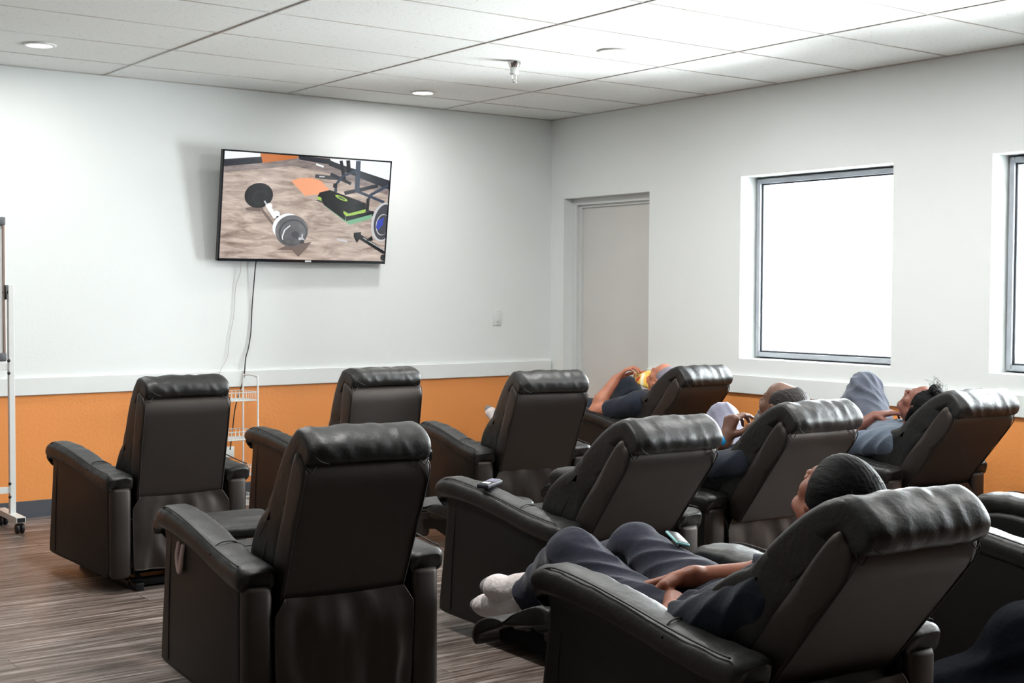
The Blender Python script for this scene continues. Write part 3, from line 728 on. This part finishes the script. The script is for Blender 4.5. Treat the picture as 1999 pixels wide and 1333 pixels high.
# --- person with tied-up hair
pH = person(chH, 'person with dark tied-up hair, hand at mouth, knee raised, by right wall')
P, T, R = head_prims((0, -.235, .795), (-.10, .56, .82), (0, -.82, .57), .96)
torso(P, (0, .06, .53), (0, -.10, .60), (0, -.18, .665), (-.16, -.20, .62), (.16, -.20, .62), -.010)
P.append(rc((0, -.17, .655), .044, T(0, -.01, -.05), .048, .03))
limb(P, (-.17, -.20, .63), .042, (-.255, .09, .585), .037); limb(P, (-.255, .09, .595), .039, (-.19, .055, .655), .036); limb(P, (-.19, .055, .655), .036, (-.075, .0, .735), .024)
limb(P, (.17, -.2, .62), .042, (.235, .09, .57), .037); limb(P, (.235, .09, .57), .037, (.12, .25, .58), .024)
P += hand_prims((-.072, -.006, .737), (.38, -.86, .24), (.30, -.12, -.95), -1, [(.15, .45, .3), (.2, .6, .4), (.35, .8, .5), (.5, .9, .5)], .96, (.5, .2), .023)
P += hand_prims((.12, .25, .58), (-.5, .85, -.1), (0, 0, -1), 1, [(.4, .4, .3)]*4, .95)
sdf_mesh('body', P, .0038, M['skin_dark'], pH)
HP = [el(T(0, -.026, .036), (.083, .100, .086), R, .01), el(T(0, -.08, -.02), (.07, .05, .06), R, .02), el(T(0, .108, -.012), (.088, .092, .098), R, .012, -1), el(T(0, .02, .125), (.036, .034, .026), R, .015), el(T(.0, -.02, .135), (.03, .03, .024), R, .012)]
for sx in (-1, 1): HP += [rc(T(sx*.070, -.01, .0), .018, T(sx*.060, -.03, -.06), .020, .015)]
sdf_mesh('hair', HP, .0036, M['hair'], pH, hairfold(R, None, 200, .004))
ws = []
for k in range(60):
    a = random.uniform(-.04, .04); b_ = random.uniform(-.03, .05); p = T(a, b_, .135); q = T(a+random.uniform(-.02, .02), b_+random.uniform(-.02, .03), .155); q2 = T(a+random.uniform(-.035, .035), b_+random.uniform(-.02, .04), .150+random.uniform(-.01, .022)); ws.append([p, q, q2])
wisps(pH, ws, M['hair'])
SP = []; torso(SP, (0, .08, .53), (0, -.10, .60), (0, -.16, .65), (-.165, -.20, .63), (.165, -.20, .63), .006)
SP += [rc((-.17, -.20, .635), .058, (-.25, .045, .59), .060, .03, c1=True), rc((.17, -.20, .63), .058, (.23, .05, .58), .058, .03, c1=True)]
sdf_mesh('shirt', SP, .0048, M['greyblue'], pH, folds(.016, [((.3, 1, .5), 56), ((1, .3, -.2), 44)], 21))
TP = [rc((.08, .07, .52), .102, (.10, .25, .862), .066, .04), rc((.10, .25, .862), .072, (.10, .40, .66), .070, .03), rc((.10, .40, .66), .062, (.10, .50, .54), .060, .03, c1=True), rc((-.08, .07, .52), .102, (-.10, .45, .56), .068, .04), rc((-.10, .45, .56), .068, (-.10, .76, .49), .056, .03, c1=True), rc((-.08, .08, .52), .10, (.08, .08, .52), .10, .04),
      rc((.20, .17, .60), .05, (.14, .24, .84), .058, .03)]
sdf_mesh('jeans', TP, .005, M['jean'], pH, folds(.022, [((.8, -.3, .15), 64), ((.35, .5, -.8), 40), ((.9, .3, .4), 80)], 23))
sock('sock', (.10, .51, .515), (.09, .68, .505), (.10, .50, .54), (0, .15, 1), pH, .035); sock('sock', (-.10, .80, .47), (-.11, .90, .57), (-.10, .76, .49), (0, -.8, .6), pH, .035)

# --- man drinking from snack bag
pD = person(chD, 'man in navy T-shirt tipping a yellow snack bag to his mouth, farthest recliner')
P, T, R = head_prims((.005, -.232, .790), (-.10, .62, .78), (0, -.78, .62), .98)
torso(P, (0, .06, .55), (0, -.10, .60), (0, -.18, .67), (-.18, -.19, .635), (.18, -.19, .635), .004)
P.append(rc((0, -.17, .665), .052, T(0, -.01, -.05), .056, .03))
limb(P, (-.19, -.19, .64), .052, (-.268, .115, .575), .044); limb(P, (-.268, .115, .575), .046, (-.23, .11, .65), .044); limb(P, (-.23, .11, .65), .044, (-.125, .085, .785), .029)
limb(P, (.18, -.17, .64), .050, (.240, .09, .575), .042); limb(P, (.240, .09, .575), .040, (.19, .27, .585), .028)
P += hand_prims((-.122, .084, .79), (.62, -.40, .67), (.45, -.45, -.72), 1, [(.35, .7, .4), (.45, .75, .4), (.5, .8, .5), (.55, .85, .5)], 1.02, (.6, .1), .028)
P += hand_prims((.19, .275, .585), (-.3, .95, -.05), (0, 0, -1), 1, [(.4, .4, .3)]*4)
sdf_mesh('body', P, .004, M['skin_tan'], pD)
HP = [el(T(0, -.028, .040), (.080, .098, .080), R, .01), el(T(0, .105, -.01), (.09, .090, .11), R, .012, -1)]
sdf_mesh('hair', HP, .004, M['hair_silver'], pD, hairfold(R, None, 300, .002))
SP = []; torso(SP, (0, .08, .545), (0, -.10, .60), (0, -.16, .655), (-.185, -.19, .64), (.185, -.19, .64), .010)
SP += [rc((-.19, -.19, .645), .068, (-.252, .0, .590), .068, .03, c1=True), rc((.19, -.19, .645), .064, (.225, .0, .595), .062, .03, c1=True)]
sdf_mesh('shirt', SP, .005, M['navy'], pD, folds(.010, [((.3, 1, .5), 40), ((1, .3, -.2), 36)], 31))
TP = [rc((.09, .08, .53), .110, (.12, .28, .690), .092, .04), rc((.12, .28, .690), .090, (.12, .42, .58), .066, .03), rc((.12, .42, .58), .064, (.12, .56, .50), .060, .03, c1=True), rc((-.08, .08, .53), .108, (-.15, .48, .575), .070, .04), rc((-.15, .48, .575), .068, (-.36, .96, .435), .055, .03, c1=True), rc((-.08, .08, .53), .10, (.08, .08, .53), .10, .04)]
sdf_mesh('sweatpants', TP, .005, M['navy'], pD, folds(.008, [((.8, -.3, .15), 40), ((.35, .5, -.8), 30)], 33))
sock('sock', (.12, .58, .475), (.12, .75, .47), (.12, .55, .50), (0, .15, 1), pD, .036)
sock('sock', (-.385, 1.03, .405), (-.43, 1.13, .545), (-.36, .955, .437), (0, -.8, .6), pD, .037)

def world(ch, p):
    c, s = math.cos(ch.rotation_euler[2]), math.sin(ch.rotation_euler[2]); l = ch.location
    return V3((l.x+p[0]*c-p[1]*s, l.y+p[0]*s+p[1]*c, p[2]))
# snack bag (crumpled foil, open end at the mouth)
M['bag'] = bpy.data.materials.new('printed_foil_bag'); M['bag'].use_nodes = True; nt = M['bag'].node_tree; b = nt.nodes['Principled BSDF']
tc = nt.nodes.new('ShaderNodeTexCoord'); n1 = nt.nodes.new('ShaderNodeTexNoise'); n1.inputs['Scale'].default_value = 16; n1.inputs['Detail'].default_value = 1
cr = nt.nodes.new('ShaderNodeValToRGB'); e = cr.color_ramp.elements; e[0].position = .34; e[0].color = rgb(206, 66, 48); e[1].position = .40; e[1].color = rgb(240, 190, 80)
x = e.new(.52); x.color = rgb(244, 206, 110); x = e.new(.60); x.color = rgb(240, 238, 214); cr.color_ramp.interpolation = 'EASE'
nt.links.new(tc.outputs['Object'], n1.inputs['Vector']); nt.links.new(n1.outputs['Fac'], cr.inputs['Fac']); nt.links.new(cr.outputs['Color'], b.inputs['Base Color']); b.inputs['Roughness'].default_value = .3
p0 = V3((.025, .075, .815)); p1 = V3((.0, -.155, .775)); dr = (p1-p0).normalized(); sd = dr.cross(V3((-.75, 0, .66))).normalized(); up = sd.cross(dr)
bm = bmesh.new(); rings = []
for i in range(22):
    t = i/21; w = (.018+.045*min(t*2.2, 1))*(1-.10*t); th = .004+.026*math.sin(min(t*1.25, 1)*pi*.5)
    r = []
    for q in range(28):
        a = q*2*pi/28; d_ = 1+.14*nz(math.cos(a)*2.2, math.sin(a)*2.2, t*9)
        r.append(p0+(p1-p0)*t+sd*math.cos(a)*w*d_+up*math.sin(a)*th*d_)
    rings.append([world(chD, p) for p in r])
loft(bm, rings, caps=False); bm.faces.new([v for v in bm.verts[:28]])
o = obj('snack_bag', bm, M['bag']); sm = o.modifiers.new('solid', 'SOLIDIFY'); sm.thickness = .0008
tag(o, 'crumpled yellow and red snack bag held to the mouth of the far man', 'snack bag')

# phone pouch beside sleeper
ph = thing('phone', 'small phone in teal case lying by the thigh of the nearest sleeper', 'phone', world(chI, (.262, .36, .508)), .3)
bm = bmesh.new(); box(bm, -.022, .022, -.045, .045, 0, .009, .004); o = obj('phone_case', bm, M['teal'], ph)
bm = bmesh.new(); box(bm, -.018, .018, -.041, .041, .0085, .0105, .001); obj('phone_screen', bm, M['black_plastic'], o)
ph.location = world(chI, (.160, .455, .626)); ph.rotation_euler = (.22, .25, -.3)

# jacket heap on the floor by the cut-off recliner
JP = [rc((-2.66, -5.98, .13), .15, (-2.70, -5.60, .10), .12, .08), el((-2.69, -5.86, .24), (.145, .26, .20), None, .08), el((-2.80, -5.62, .10), (.14, .18, .13), None, .08), el((-2.86, -5.90, .10), (.15, .2, .12), None, .06), rc((-2.72, -5.75, .34), .07, (-2.68, -6.05, .38), .08, .06), el((-2.70, -5.8, -.16), (.6, .8, .16), None, .01, -1)]
o = sdf_mesh('jacket', JP, .008, M['darknavy'], None, folds(.022, [((.7, .6, .3), 26), ((.2, .5, .9), 30)], 41)); tag(o, 'dark navy fleece jacket heaped in the bottom right corner', 'jacket')

# ------------------------------------------------------------------ remote control on the empty recliner's arm
rp = world(chF, (-.283, .165, .6025)); rem = thing('remote_control', 'dark remote control lying on the armrest of an empty recliner', 'remote control', rp, chF.rotation_euler[2]-.75)
rem.rotation_euler = (.0, .05, chF.rotation_euler[2]-.95)
bm = bmesh.new(); box(bm, -.024, .024, -.082, .082, 0, .018, .007, seg=3); rcase = obj('remote_case', bm, M['remote_body'], rem)
for r_ in range(5):
    for c_ in range(3):
        bm = bmesh.new(); lathe(bm, [(.0055, .016), (.0055, .0195), (.004, .0205), (.0005, .0206)], 10, M4=Matrix.Translation((-.013+.013*c_, .064-.0145*r_, 0))); obj('button', bm, M['grey_plastic'], rcase)
bm = bmesh.new(); box(bm, -.014, .014, -.052, -.024, .017, .0200, .003); tag(obj('button', bm, M['white_plastic'], rcase), 'pale square button pad')

# ------------------------------------------------------------------ television
tv = thing('television', 'wall-mounted flat television showing a barbell on a gym floor', 'television')
W_, H_ = 1.235, .702
tv.location = (-2.128, -.112, 1.883); tv.rotation_euler = (math.radians(7.5), 0, math.radians(.6))
bm = bmesh.new(); box(bm, -W_/2, W_/2, -.012, .022, -H_/2, H_/2, .003); box(bm, -.45, .45, .02, .055, -.27, .15, .012); obj('tv_body', bm, M['black_plastic'], tv, False)
bm = bmesh.new()
t_ = .010
for a in ((-W_/2, W_/2, H_/2-t_, H_/2), (-W_/2, W_/2, -H_/2, -H_/2+.018), (-W_/2, -W_/2+t_, -H_/2, H_/2), (W_/2-t_, W_/2, -H_/2, H_/2)): box(bm, a[0], a[1], -.017, -.006, a[2], a[3], .002)
obj('bezel', bm, M['bezel'], tv, False)
bm = bmesh.new(); box(bm, .0, .045, -.019, -.016, -H_/2+.003, -H_/2+.015, .001); tag(obj('logo_plate', bm, M['white_plastic'], tv, False), 'small pale logo plate')
bm = bmesh.new(); box(bm, -.16, .16, .05, .075, -.14, .12, .004); box(bm, -.05, .05, .06, .105, -.08, .06, .004); obj('wall_bracket', bm, M['steel'], tv, False)
# picture
quad = np.array([(270, 125), (1805, 215), (1755, 1145), (230, 1130)], float)
SW, SH = W_-.018, H_-.026
dst = np.array([(-SW/2, SH/2+.004), (SW/2, SH/2+.004), (SW/2, -SH/2+.004), (-SW/2, -SH/2+.004)])
A = []
for (u, v), (x, y) in zip(quad, dst): A += [[u, v, 1, 0, 0, 0, -x*u, -x*v, -x], [0, 0, 0, u, v, 1, -y*u, -y*v, -y]]
Hm = np.linalg.svd(np.array(A))[2][-1].reshape(3, 3)
def S_(u, v): q = Hm@np.array([u, v, 1]); return q[0]/q[2], q[1]/q[2]
scr_m = []
def em(name, c, k=.33, var=None, stretch=(1, 1, 1)):
    m = bpy.data.materials.new(name); m.use_nodes = True; nt = m.node_tree; b = nt.nodes['Principled BSDF']
    b.inputs['Base Color'].default_value = (.01, .01, .012, 1); b.inputs['Roughness'].default_value = .12
    b.inputs['Emission Color'].default_value = rgb(*c); b.inputs['Emission Strength'].default_value = k
    if var:
        tc = nt.nodes.new('ShaderNodeTexCoord'); mp = nt.nodes.new('ShaderNodeMapping'); mp.inputs['Scale'].default_value = stretch
        n = nt.nodes.new('ShaderNodeTexNoise'); n.inputs['Scale'].default_value = var[0]; n.inputs['Detail'].default_value = 8; n.inputs['Roughness'].default_value = .65; n.inputs['Distortion'].default_value = .8
        cr = nt.nodes.new('ShaderNodeValToRGB'); e = cr.color_ramp.elements; e[0].position = .3; e[0].color = rgb(*var[1]); e[1].position = .7; e[1].color = rgb(*var[2])
        nt.links.new(tc.outputs['Object'], mp.inputs[0]); nt.links.new(mp.outputs[0], n.inputs['Vector']); nt.links.new(n.outputs['Fac'], cr.inputs[0]); nt.links.new(cr.outputs[0], b.inputs['Emission Color'])
    scr_m.append(m); return len(scr_m)-1
floorm = em('screen_gym_floor', (165, 148, 136), .40, (4, (118, 101, 92), (200, 184, 172)), (1.2, 1, 6))
floord = em('screen_floor_far', (110, 100, 98), .40, (5, (88, 78, 76), (150, 138, 134)), (1.2, 1, 7))
whitem = em('screen_white', (236, 240, 242)); darkm = em('screen_charcoal', (44, 46, 52)); blk = em('screen_black', (18, 17, 19)); orm = em('screen_orange', (190, 110, 52)); peach = em('screen_peach', (238, 164, 124))
greym = em('screen_plate_grey', (92, 92, 94), .40, (9, (76, 76, 78), (110, 110, 112))); steelm = em('screen_steel_blue', (56, 66, 82)); green = em('screen_lime', (158, 196, 84)); mint = em('screen_mint', (118, 170, 134)); bluem = em('screen_blue', (60, 76, 170)); shadow = em('screen_dim_floor', (112, 98, 92)); lightg = em('screen_light_grey', (196, 196, 198)); midg = em('screen_mid_grey', (70, 72, 76))
sb = bmesh.new(); layer = [0]
def poly(pts, mi):
    layer[0] += 1; y = -.0125-layer[0]*.00006
    vs = []
    for u, v in pts:
        x, z = S_(u, v); x = min(max(x, -SW/2), SW/2); z = min(max(z, -SH/2+.004), SH/2+.004); vs.append(sb.verts.new((x, y, z)))
    f = sb.faces.new(vs); f.material_index = mi
def ell(cx, cy, rx, ry, mi, rot=0, n=40): poly([(cx+rx*math.cos(a)*math.cos(rot)-ry*math.sin(a)*math.sin(rot), cy+rx*math.cos(a)*math.sin(rot)+ry*math.sin(a)*math.cos(rot)) for a in [k*2*pi/n for k in range(n)]], mi)
def line(a, b_, w, mi):
    a = V3((*a, 0)); b_ = V3((*b_, 0)); d = (b_-a).normalized(); n = V3((-d.y, d.x, 0))*w/2
    poly([(a+n)[:2], (b_+n)[:2], (b_-n)[:2], (a-n)[:2]], mi)
poly([(265, 120), (1810, 212), (1760, 1150), (225, 1135)], floorm)
poly([(268, 270), (620, 235), (960, 180), (1240, 195), (1790, 460), (1780, 520), (1250, 330), (900, 260), (268, 330)], floord)
poly([(265, 120), (600, 140), (600, 178), (268, 205)], whitem); poly([(268, 205), (600, 178), (620, 150), (622, 235), (268, 272)], darkm)
poly([(600, 142), (960, 162), (930, 190), (622, 237)], orm); poly([(950, 165), (1240, 188), (1300, 240), (1180, 235), (960, 200)], darkm)
poly([(1240, 185), (1810, 212), (1800, 420), (1250, 205)], whitem); poly([(1235, 205), (1800, 385), (1792, 470), (1230, 250)], darkm)
line((1115, 240), (1185, 265), 16, whitem); line((1108, 352), (1330, 372), 36, midg); line((1145, 355), (1195, 357), 12, lightg)
line((1345, 205), (1380, 400), 30, blk); line((1410, 200), (1420, 330), 36, blk); line((1250, 330), (1440, 420), 30, darkm); line((1380, 510), (1690, 435), 34, darkm)
line((1505, 205), (1497, 495), 44, steelm); line((1500, 290), (1360, 350), 24, steelm); line((1360, 350), (1300, 430), 24, steelm); line((1500, 490), (1750, 590), 26, steelm); line((1300, 420), (1298, 500), 26, steelm); line((1275, 438), (1310, 440), 40, blk)
poly([(885, 400), (960, 374), (1075, 370), (1160, 395), (1245, 482), (1150, 520), (1015, 538)], peach)
poly([(1110, 575), (1190, 610), (1395, 770), (1650, 720), (1660, 680), (1300, 560)], midg)
poly([(1185, 620), (1240, 620), (1400, 735), (1640, 690), (1630, 745), (1430, 805)], mint)
poly([(1150, 505), (1245, 480), (1580, 600), (1580, 660), (1420, 695), (1390, 690), (1130, 545)], blk); poly([(1130, 540), (1170, 555), (1165, 585), (1135, 570)], green)
poly([(1165, 555), (1385, 670), (1390, 765), (1190, 620)], blk); poly([(1372, 672), (1420, 700), (1580, 655), (1575, 695), (1400, 725), (1375, 700)], green); poly([(1390, 730), (1650, 670), (1650, 700), (1400, 770)], blk)
ell(1352, 555, 62, 16, green, .42); ell(1352, 555, 36, 7, midg, .42)
line((1790, 430), (1625, 520), 26, steelm); line((1625, 515), (1600, 570), 26, steelm); line((1600, 560), (1592, 675), 28, blk)
ell(1740, 775, 105, 185, lightg, .18); ell(1748, 775, 90, 168, midg, .18); ell(1735, 800, 60, 100, lightg, .15); ell(1740, 800, 56, 94, midg, .15); poly([(1690, 760), (1750, 730), (1740, 800), (1700, 850), (1675, 830)], bluem)
poly([(1470, 880), (1540, 870), (1530, 930), (1500, 975), (1470, 915)], blk); line((1520, 910), (1765, 1060), 46, blk); line((1560, 925), (1765, 1045), 8, lightg); ell(1745, 1110, 24, 30, blk); poly([(1590, 940), (1640, 905), (1650, 950), (1600, 955)], blk)
line((1315, 942), (1410, 962), 18, lightg)
poly([(460, 660), (560, 640), (640, 655), (600, 690), (480, 680)], shadow); line((600, 650), (730, 815), 22, shadow); poly([(760, 1045), (860, 1000), (1080, 970), (1020, 1050), (960, 1110), (900, 1050)], shadow)
ell(588, 540, 132, 116, blk, -.25); ell(600, 555, 70, 62, darkm, -.25); ell(605, 560, 62, 54, blk, -.25)
line((640, 590), (700, 680), 14, lightg); line((665, 620), (745, 745), 40, whitem); ell(752, 715, 32, 36, whitem); ell(686, 634, 28, 24, whitem); ell(765, 742, 16, 12, blk)
ell(845, 822, 132, 112, whitem, -.5); ell(895, 868, 152, 148, greym, -.3); ell(905, 880, 130, 122, midg, -.3); ell(908, 884, 118, 110, greym, -.3)
line((880, 818), (830, 860), 9, whitem); line((830, 860), (808, 925), 10, whitem); line((808, 920), (812, 950), 8, whitem)
ell(928, 902, 36, 32, midg); line((930, 915), (995, 975), 20, midg); line((994, 895), (990, 945), 12, lightg); ell(985, 945, 30, 16, lightg, .3); ell(992, 968, 22, 20, midg)
me = bpy.data.meshes.new('screen')
sb.to_mesh(me); sb.free(); scr = leaf('screen', tv, scr_m, me); scr['label'] = 'lit screen showing a barbell, peach towel and exercise step'
for p in me.polygons: p.use_smooth = False

def cable(name, pts, r, m, label):
    bm = bmesh.new(); tube(bm, smoothpath(pts, 6), r, 8); return tag(obj(name, bm, m), label, 'cable')
cable('power_cable', [(-2.43, -.02, 1.60), (-2.458, -.035, 1.519), (-2.468, -.02, 1.35), (-2.473, -.010, 1.237), (-2.482, -.012, 1.087), (-2.50, -.014, .98), (-2.525, -.022, .905), (-2.536, -.030, .822), (-2.55, -.035, .76), (-2.60, -.030, .60), (-2.62, -.02, .42), (-2.63, -.012, .32)], .0038, M['cord_black'], 'black cable hanging from the television down the wall')
cable('signal_cable', [(-2.54, -.02, 1.60), (-2.559, -.03, 1.518), (-2.560, -.02, 1.46), (-2.588, -.012, 1.369), (-2.595, -.010, 1.25), (-2.606, -.010, 1.155), (-2.632, -.012, 1.04), (-2.642, -.012, .941), (-2.665, -.02, .89), (-2.695, -.030, .85), (-2.75, -.030, .70), (-2.78, -.015, .45), (-2.78, -.012, .32)], .0020, M['cord_white'], 'thin pale cable hanging down the wall left of the black cable')
# wall outlet hidden behind rack where the cables end
bm = bmesh.new(); box(bm, -2.80, -2.60, -.012, -.0005, .27, .34, .003); tag(obj('power_outlet', bm, M['white_plastic']), 'white wall outlet low behind the wire rack where the cables end', 'outlet')

# light switch
sw = thing('light_switch', 'white light switch plate on the back wall near the corner', 'light switch', (-.506, -.001, 1.155))
bm = bmesh.new(); box(bm, -.036, .036, -.007, 0, -.058, .058, .003); splate = obj('switch_plate', bm, M['white_plastic'], sw)
bm = bmesh.new(); box(bm, -.014, .014, -.010, -.006, -.032, .032, .001); box(bm, -.011, .011, -.013, -.008, -.030, .0, .002); obj('rocker', bm, M['white_plastic'], splate)
for z in (-.047, .047):
    bm = bmesh.new(); lathe(bm, [(.0035, 0), (.003, .0015), (.0005, .002)], 10, M4=Matrix.Translation((0, -.007, z))@Matrix.Rotation(pi/2, 4, 'X')); obj('screw', bm, M['chrome'], splate)

# ceiling downlights, those over the recliners added out of view as fill; sprinkler
M['lamp'] = mat('lamp_diffuser', rgb(255, 255, 250), .4, emit=((1, .99, .96, 1), 3.0)); M['trim'] = mat('lamp_trim', rgb(226, 226, 224), .4)
for (x, y), lb in (((-4.055, -.776), 'round recessed ceiling light at upper left, above the whiteboard'), ((-1.540, -.600), 'round recessed ceiling light right of the television, near back wall'), ((-1.54, -2.497), 'round recessed ceiling light behind the sprinkler, nearer the camera'), ((-1.54, -4.39), 'added out-of-view fill light over the bearded man and the person by the right wall'), ((-4.055, -2.67), 'added out-of-view fill light over the empty recliners at left'), ((-4.055, -4.56), 'added out-of-view fill light over the front left recliner with the pink lever'), ((-1.54, -6.29), 'added out-of-view fill light over the recliner at the right edge')):
    l = bpy.data.lights.new('downlight_lamp', 'AREA'); l.shape = 'DISK'; l.size = .13; l.energy = 3.2 if y > -1 else 8.5; l.color = (1, .985, .96)
    t = thing('ceiling_light', lb, 'ceiling light', (x, y, H), 0, 'recessed ceiling lights')
    bm = bmesh.new(); lathe(bm, [(.070, -.001), (.086, -.001), (.084, -.006), (.068, -.010), (.066, -.004)], 40); obj('trim_ring', bm, M['trim'], t)
    bm = bmesh.new(); lathe(bm, [(.0005, -.007), (.066, -.007), (.066, -.002), (.0005, -.002)], 40); obj('diffuser', bm, M['lamp'], t)
    lo_ = bpy.data.objects.new('downlight_lamp', l); C.objects.link(lo_); lo_.parent = t; lo_.location = (0, 0, -.012)
sp = thing('fire_sprinkler', 'chrome fire sprinkler hanging from the ceiling', 'sprinkler', (-1.769, -1.912, H))
bm = bmesh.new(); lathe(bm, [(.0005, 0), (.040, 0), (.041, -.004), (.026, -.036), (.024, -.038), (.0005, -.038)], 28); obj('escutcheon', bm, M['chrome'], sp)
bm = bmesh.new(); lathe(bm, [(.0005, -.038), (.023, -.038), (.023, -.066), (.026, -.068), (.024, -.074), (.0005, -.074)], 24); obj('cup', bm, M['white_metal'], sp)
bm = bmesh.new()
for s in (-1, 1): tube(bm, smoothpath([(s*.008, 0, -.072), (s*.014, 0, -.088), (s*.013, 0, -.104), (s*.003, 0, -.118)], 4), .0028, 6)
tube(bm, [(0, 0, -.072), (0, 0, -.118)], .0032, 8); lathe(bm, [(.0005, -.117), (.015, -.118), (.016, -.121), (.0005, -.121)], 16); obj('sprinkler_head', bm, M['chrome'], sp)

# ------------------------------------------------------------------ whiteboard on a rolling stand (left edge)
wb = thing('whiteboard_stand', 'white metal rolling whiteboard stand at the left edge', 'whiteboard', (-4.095, -.35, 0))
bm = bmesh.new(); box(bm, -1.30, -.040, .0, .012, .962, 1.732); obj('whiteboard', bm, M['board'], wb, False)
bm = bmesh.new(); frame_ = ((-1.31, -.030, .952, .966), (-1.31, -.030, 1.728, 1.742), (-1.31, -1.296, .952, 1.742), (-.044, -.030, .952, 1.742))
for a in frame_: box(bm, a[0], a[1], -.008, .018, a[2], a[3], .002)
obj('board_frame', bm, mat('copper_tinted_aluminium', rgb(150, 132, 122), .4, .6), wb, False)
for x, z in ((-.05, .97), (-.05, 1.724), (-1.29, .97), (-1.29, 1.724)):
    bm = bmesh.new(); box(bm, x-.024, x+.024, -.012, .022, z-.024, z+.024, .008); obj('corner_cap', bm, mat('grey_corner_plastic', rgb(92, 94, 98), .45), wb)
for x in (0, -1.36):
    bm = bmesh.new(); box(bm, x-.016, x+.016, -.012, .022, .06, 1.372, .003); obj('post', bm, M['white_metal'], wb, False)
    bm = bmesh.new(); box(bm, x-.026, x+.026, -.16, .24, .060, .092, .002); obj('foot_bar', bm, M['white_metal'], wb, False)
    for y0_ in (-.163, .237):
        bm = bmesh.new(); box(bm, x-.021, x+.021, y0_, y0_+.007, .064, .088, .001); obj('end_cap', bm, M['rubber'], wb, False)
    for y in (-.12, .20):
        bm = bmesh.new()
        for s in (-1, 1): lathe(bm, [(.0005, -.009), (.024, -.009), (.027, -.005), (.027, .005), (.024, .009), (.0005, .009)], 24, M4=Matrix.Translation((x+s*.013, y-.01, .027))@Matrix.Rotation(pi/2, 4, 'Y'))
        box(bm, x-.010, x+.010, y-.022, y+.012, .03, .060, .004); obj('caster', bm, M['rubber'], wb)
    bm = bmesh.new(); xs = -1 if x == 0 else 1; tube(bm, [(x, .0, 1.33), (x+xs*.045, .0, 1.33)], .008); box(bm, x+xs*.030-.006, x+xs*.030+.006, -.015, .02, 1.29, 1.37, .003); obj('pivot_clamp', bm, M['black_plastic'], wb)
for z in (.915, .225):
    bm = bmesh.new(); box(bm, -1.36, -.0, -.005, .015, z-.018, z+.018, .002); obj('cross_bar', bm, M['white_metal'], wb, False)
for z in (.95, .88, .262, .188):
    bm = bmesh.new(); lathe(bm, [(.0005, -.004), (.008, -.002), (.009, .002), (.0005, .004)], 14, M4=Matrix.Translation((-.018, -.014, z))@Matrix.Rotation(pi/2, 4, 'X')); obj('bolt', bm, M['black_plastic'], wb)

# ------------------------------------------------------------------ wire rack behind the left recliner
rk = thing('wire_rack', 'white wire basket rack standing behind the far left recliner', 'rack', (-2.645, -.345, 0))
for x in (0, -.30):
    bm = bmesh.new(); tube(bm, smoothpath([(x, -.105, 0.006), (x, -.105, .4), (x, -.105, .78), (x, -.085, .815), (x, 0, .822), (x, .085, .815), (x, .105, .78), (x, .105, .4), (x, .105, .006)], 5), .0055, 8); obj('side_frame', bm, M['white_metal'], rk)
for z in (.72, .48, .26, .08):
    bm = bmesh.new(); wr = .0022
    for zz in (z, z-.05): tube(bm, [(0, -.105, zz), (0, .105, zz), (-.30, .105, zz), (-.30, -.105, zz)], wr*1.3, 6, 0, True)
    for k in range(9):
        y = -.105+k*.02625; tube(bm, [(0, y, z), (0, y, z-.05), (-.30, y, z-.05), (-.30, y, z)], wr*.7, 5)
    for k in range(13):
        x = -k*.025; tube(bm, [(x, -.105, z), (x, -.105, z-.05), (x, .105, z-.05), (x, .105, z)], wr*.7, 5)
    obj('wire_basket', bm, M['white_metal'], rk)

# ------------------------------------------------------------------ light
w = bpy.data.worlds.new('daylight'); bpy.context.scene.world = w; w.use_nodes = True; nt = w.node_tree
bg = nt.nodes['Background']; bg.inputs['Color'].default_value = (.95, .98, 1.0, 1); bg.inputs['Strength'].default_value = 16.0
def portal(x, y0, y1, z0, z1):
    l = bpy.data.lights.new('window_daylight_portal', 'AREA'); l.shape = 'RECTANGLE'; l.size = y1-y0; l.size_y = z1-z0; l.cycles.is_portal = True
    o = bpy.data.objects.new('window_daylight_portal', l); C.objects.link(o); o.location = (x, (y0+y1)/2, (z0+z1)/2); o.rotation_euler = (0, pi/2, 0)
    # size axis along y
    o.rotation_euler = Matrix(((0, 0, 1), (1, 0, 0), (0, 1, 0))).to_euler()
for a, b_, z0, z1 in ops[1:]: portal(.24, a, b_, z0, z1)

# camera
cam = bpy.data.cameras.new('camera'); co = bpy.data.objects.new('camera', cam); C.objects.link(co)
cam.sensor_width = 36; cam.lens = 36*2610.31/1999; cam.clip_start = .05
yaw, pitch, roll = .635, -.0374, .0048
f = V3((math.sin(yaw)*math.cos(pitch), math.cos(yaw)*math.cos(pitch), math.sin(pitch))); r = V3((math.cos(yaw), -math.sin(yaw), 0)); u = r.cross(f)
r2 = r*math.cos(roll)+u*math.sin(roll); u2 = u*math.cos(roll)-r*math.sin(roll)
mw = Matrix((r2, u2, -f)).transposed().to_4x4(); mw.translation = V3((-6.2661, -8.0064, 1.3484)); co.matrix_world = mw
cam.dof.use_dof = False
sc = bpy.context.scene; sc.camera = co
sc.view_settings.view_transform = 'Standard'; sc.view_settings.look = 'None'; sc.view_settings.gamma = 1; sc.view_settings.use_curve_mapping = False
sc.view_settings.exposure = 1.76
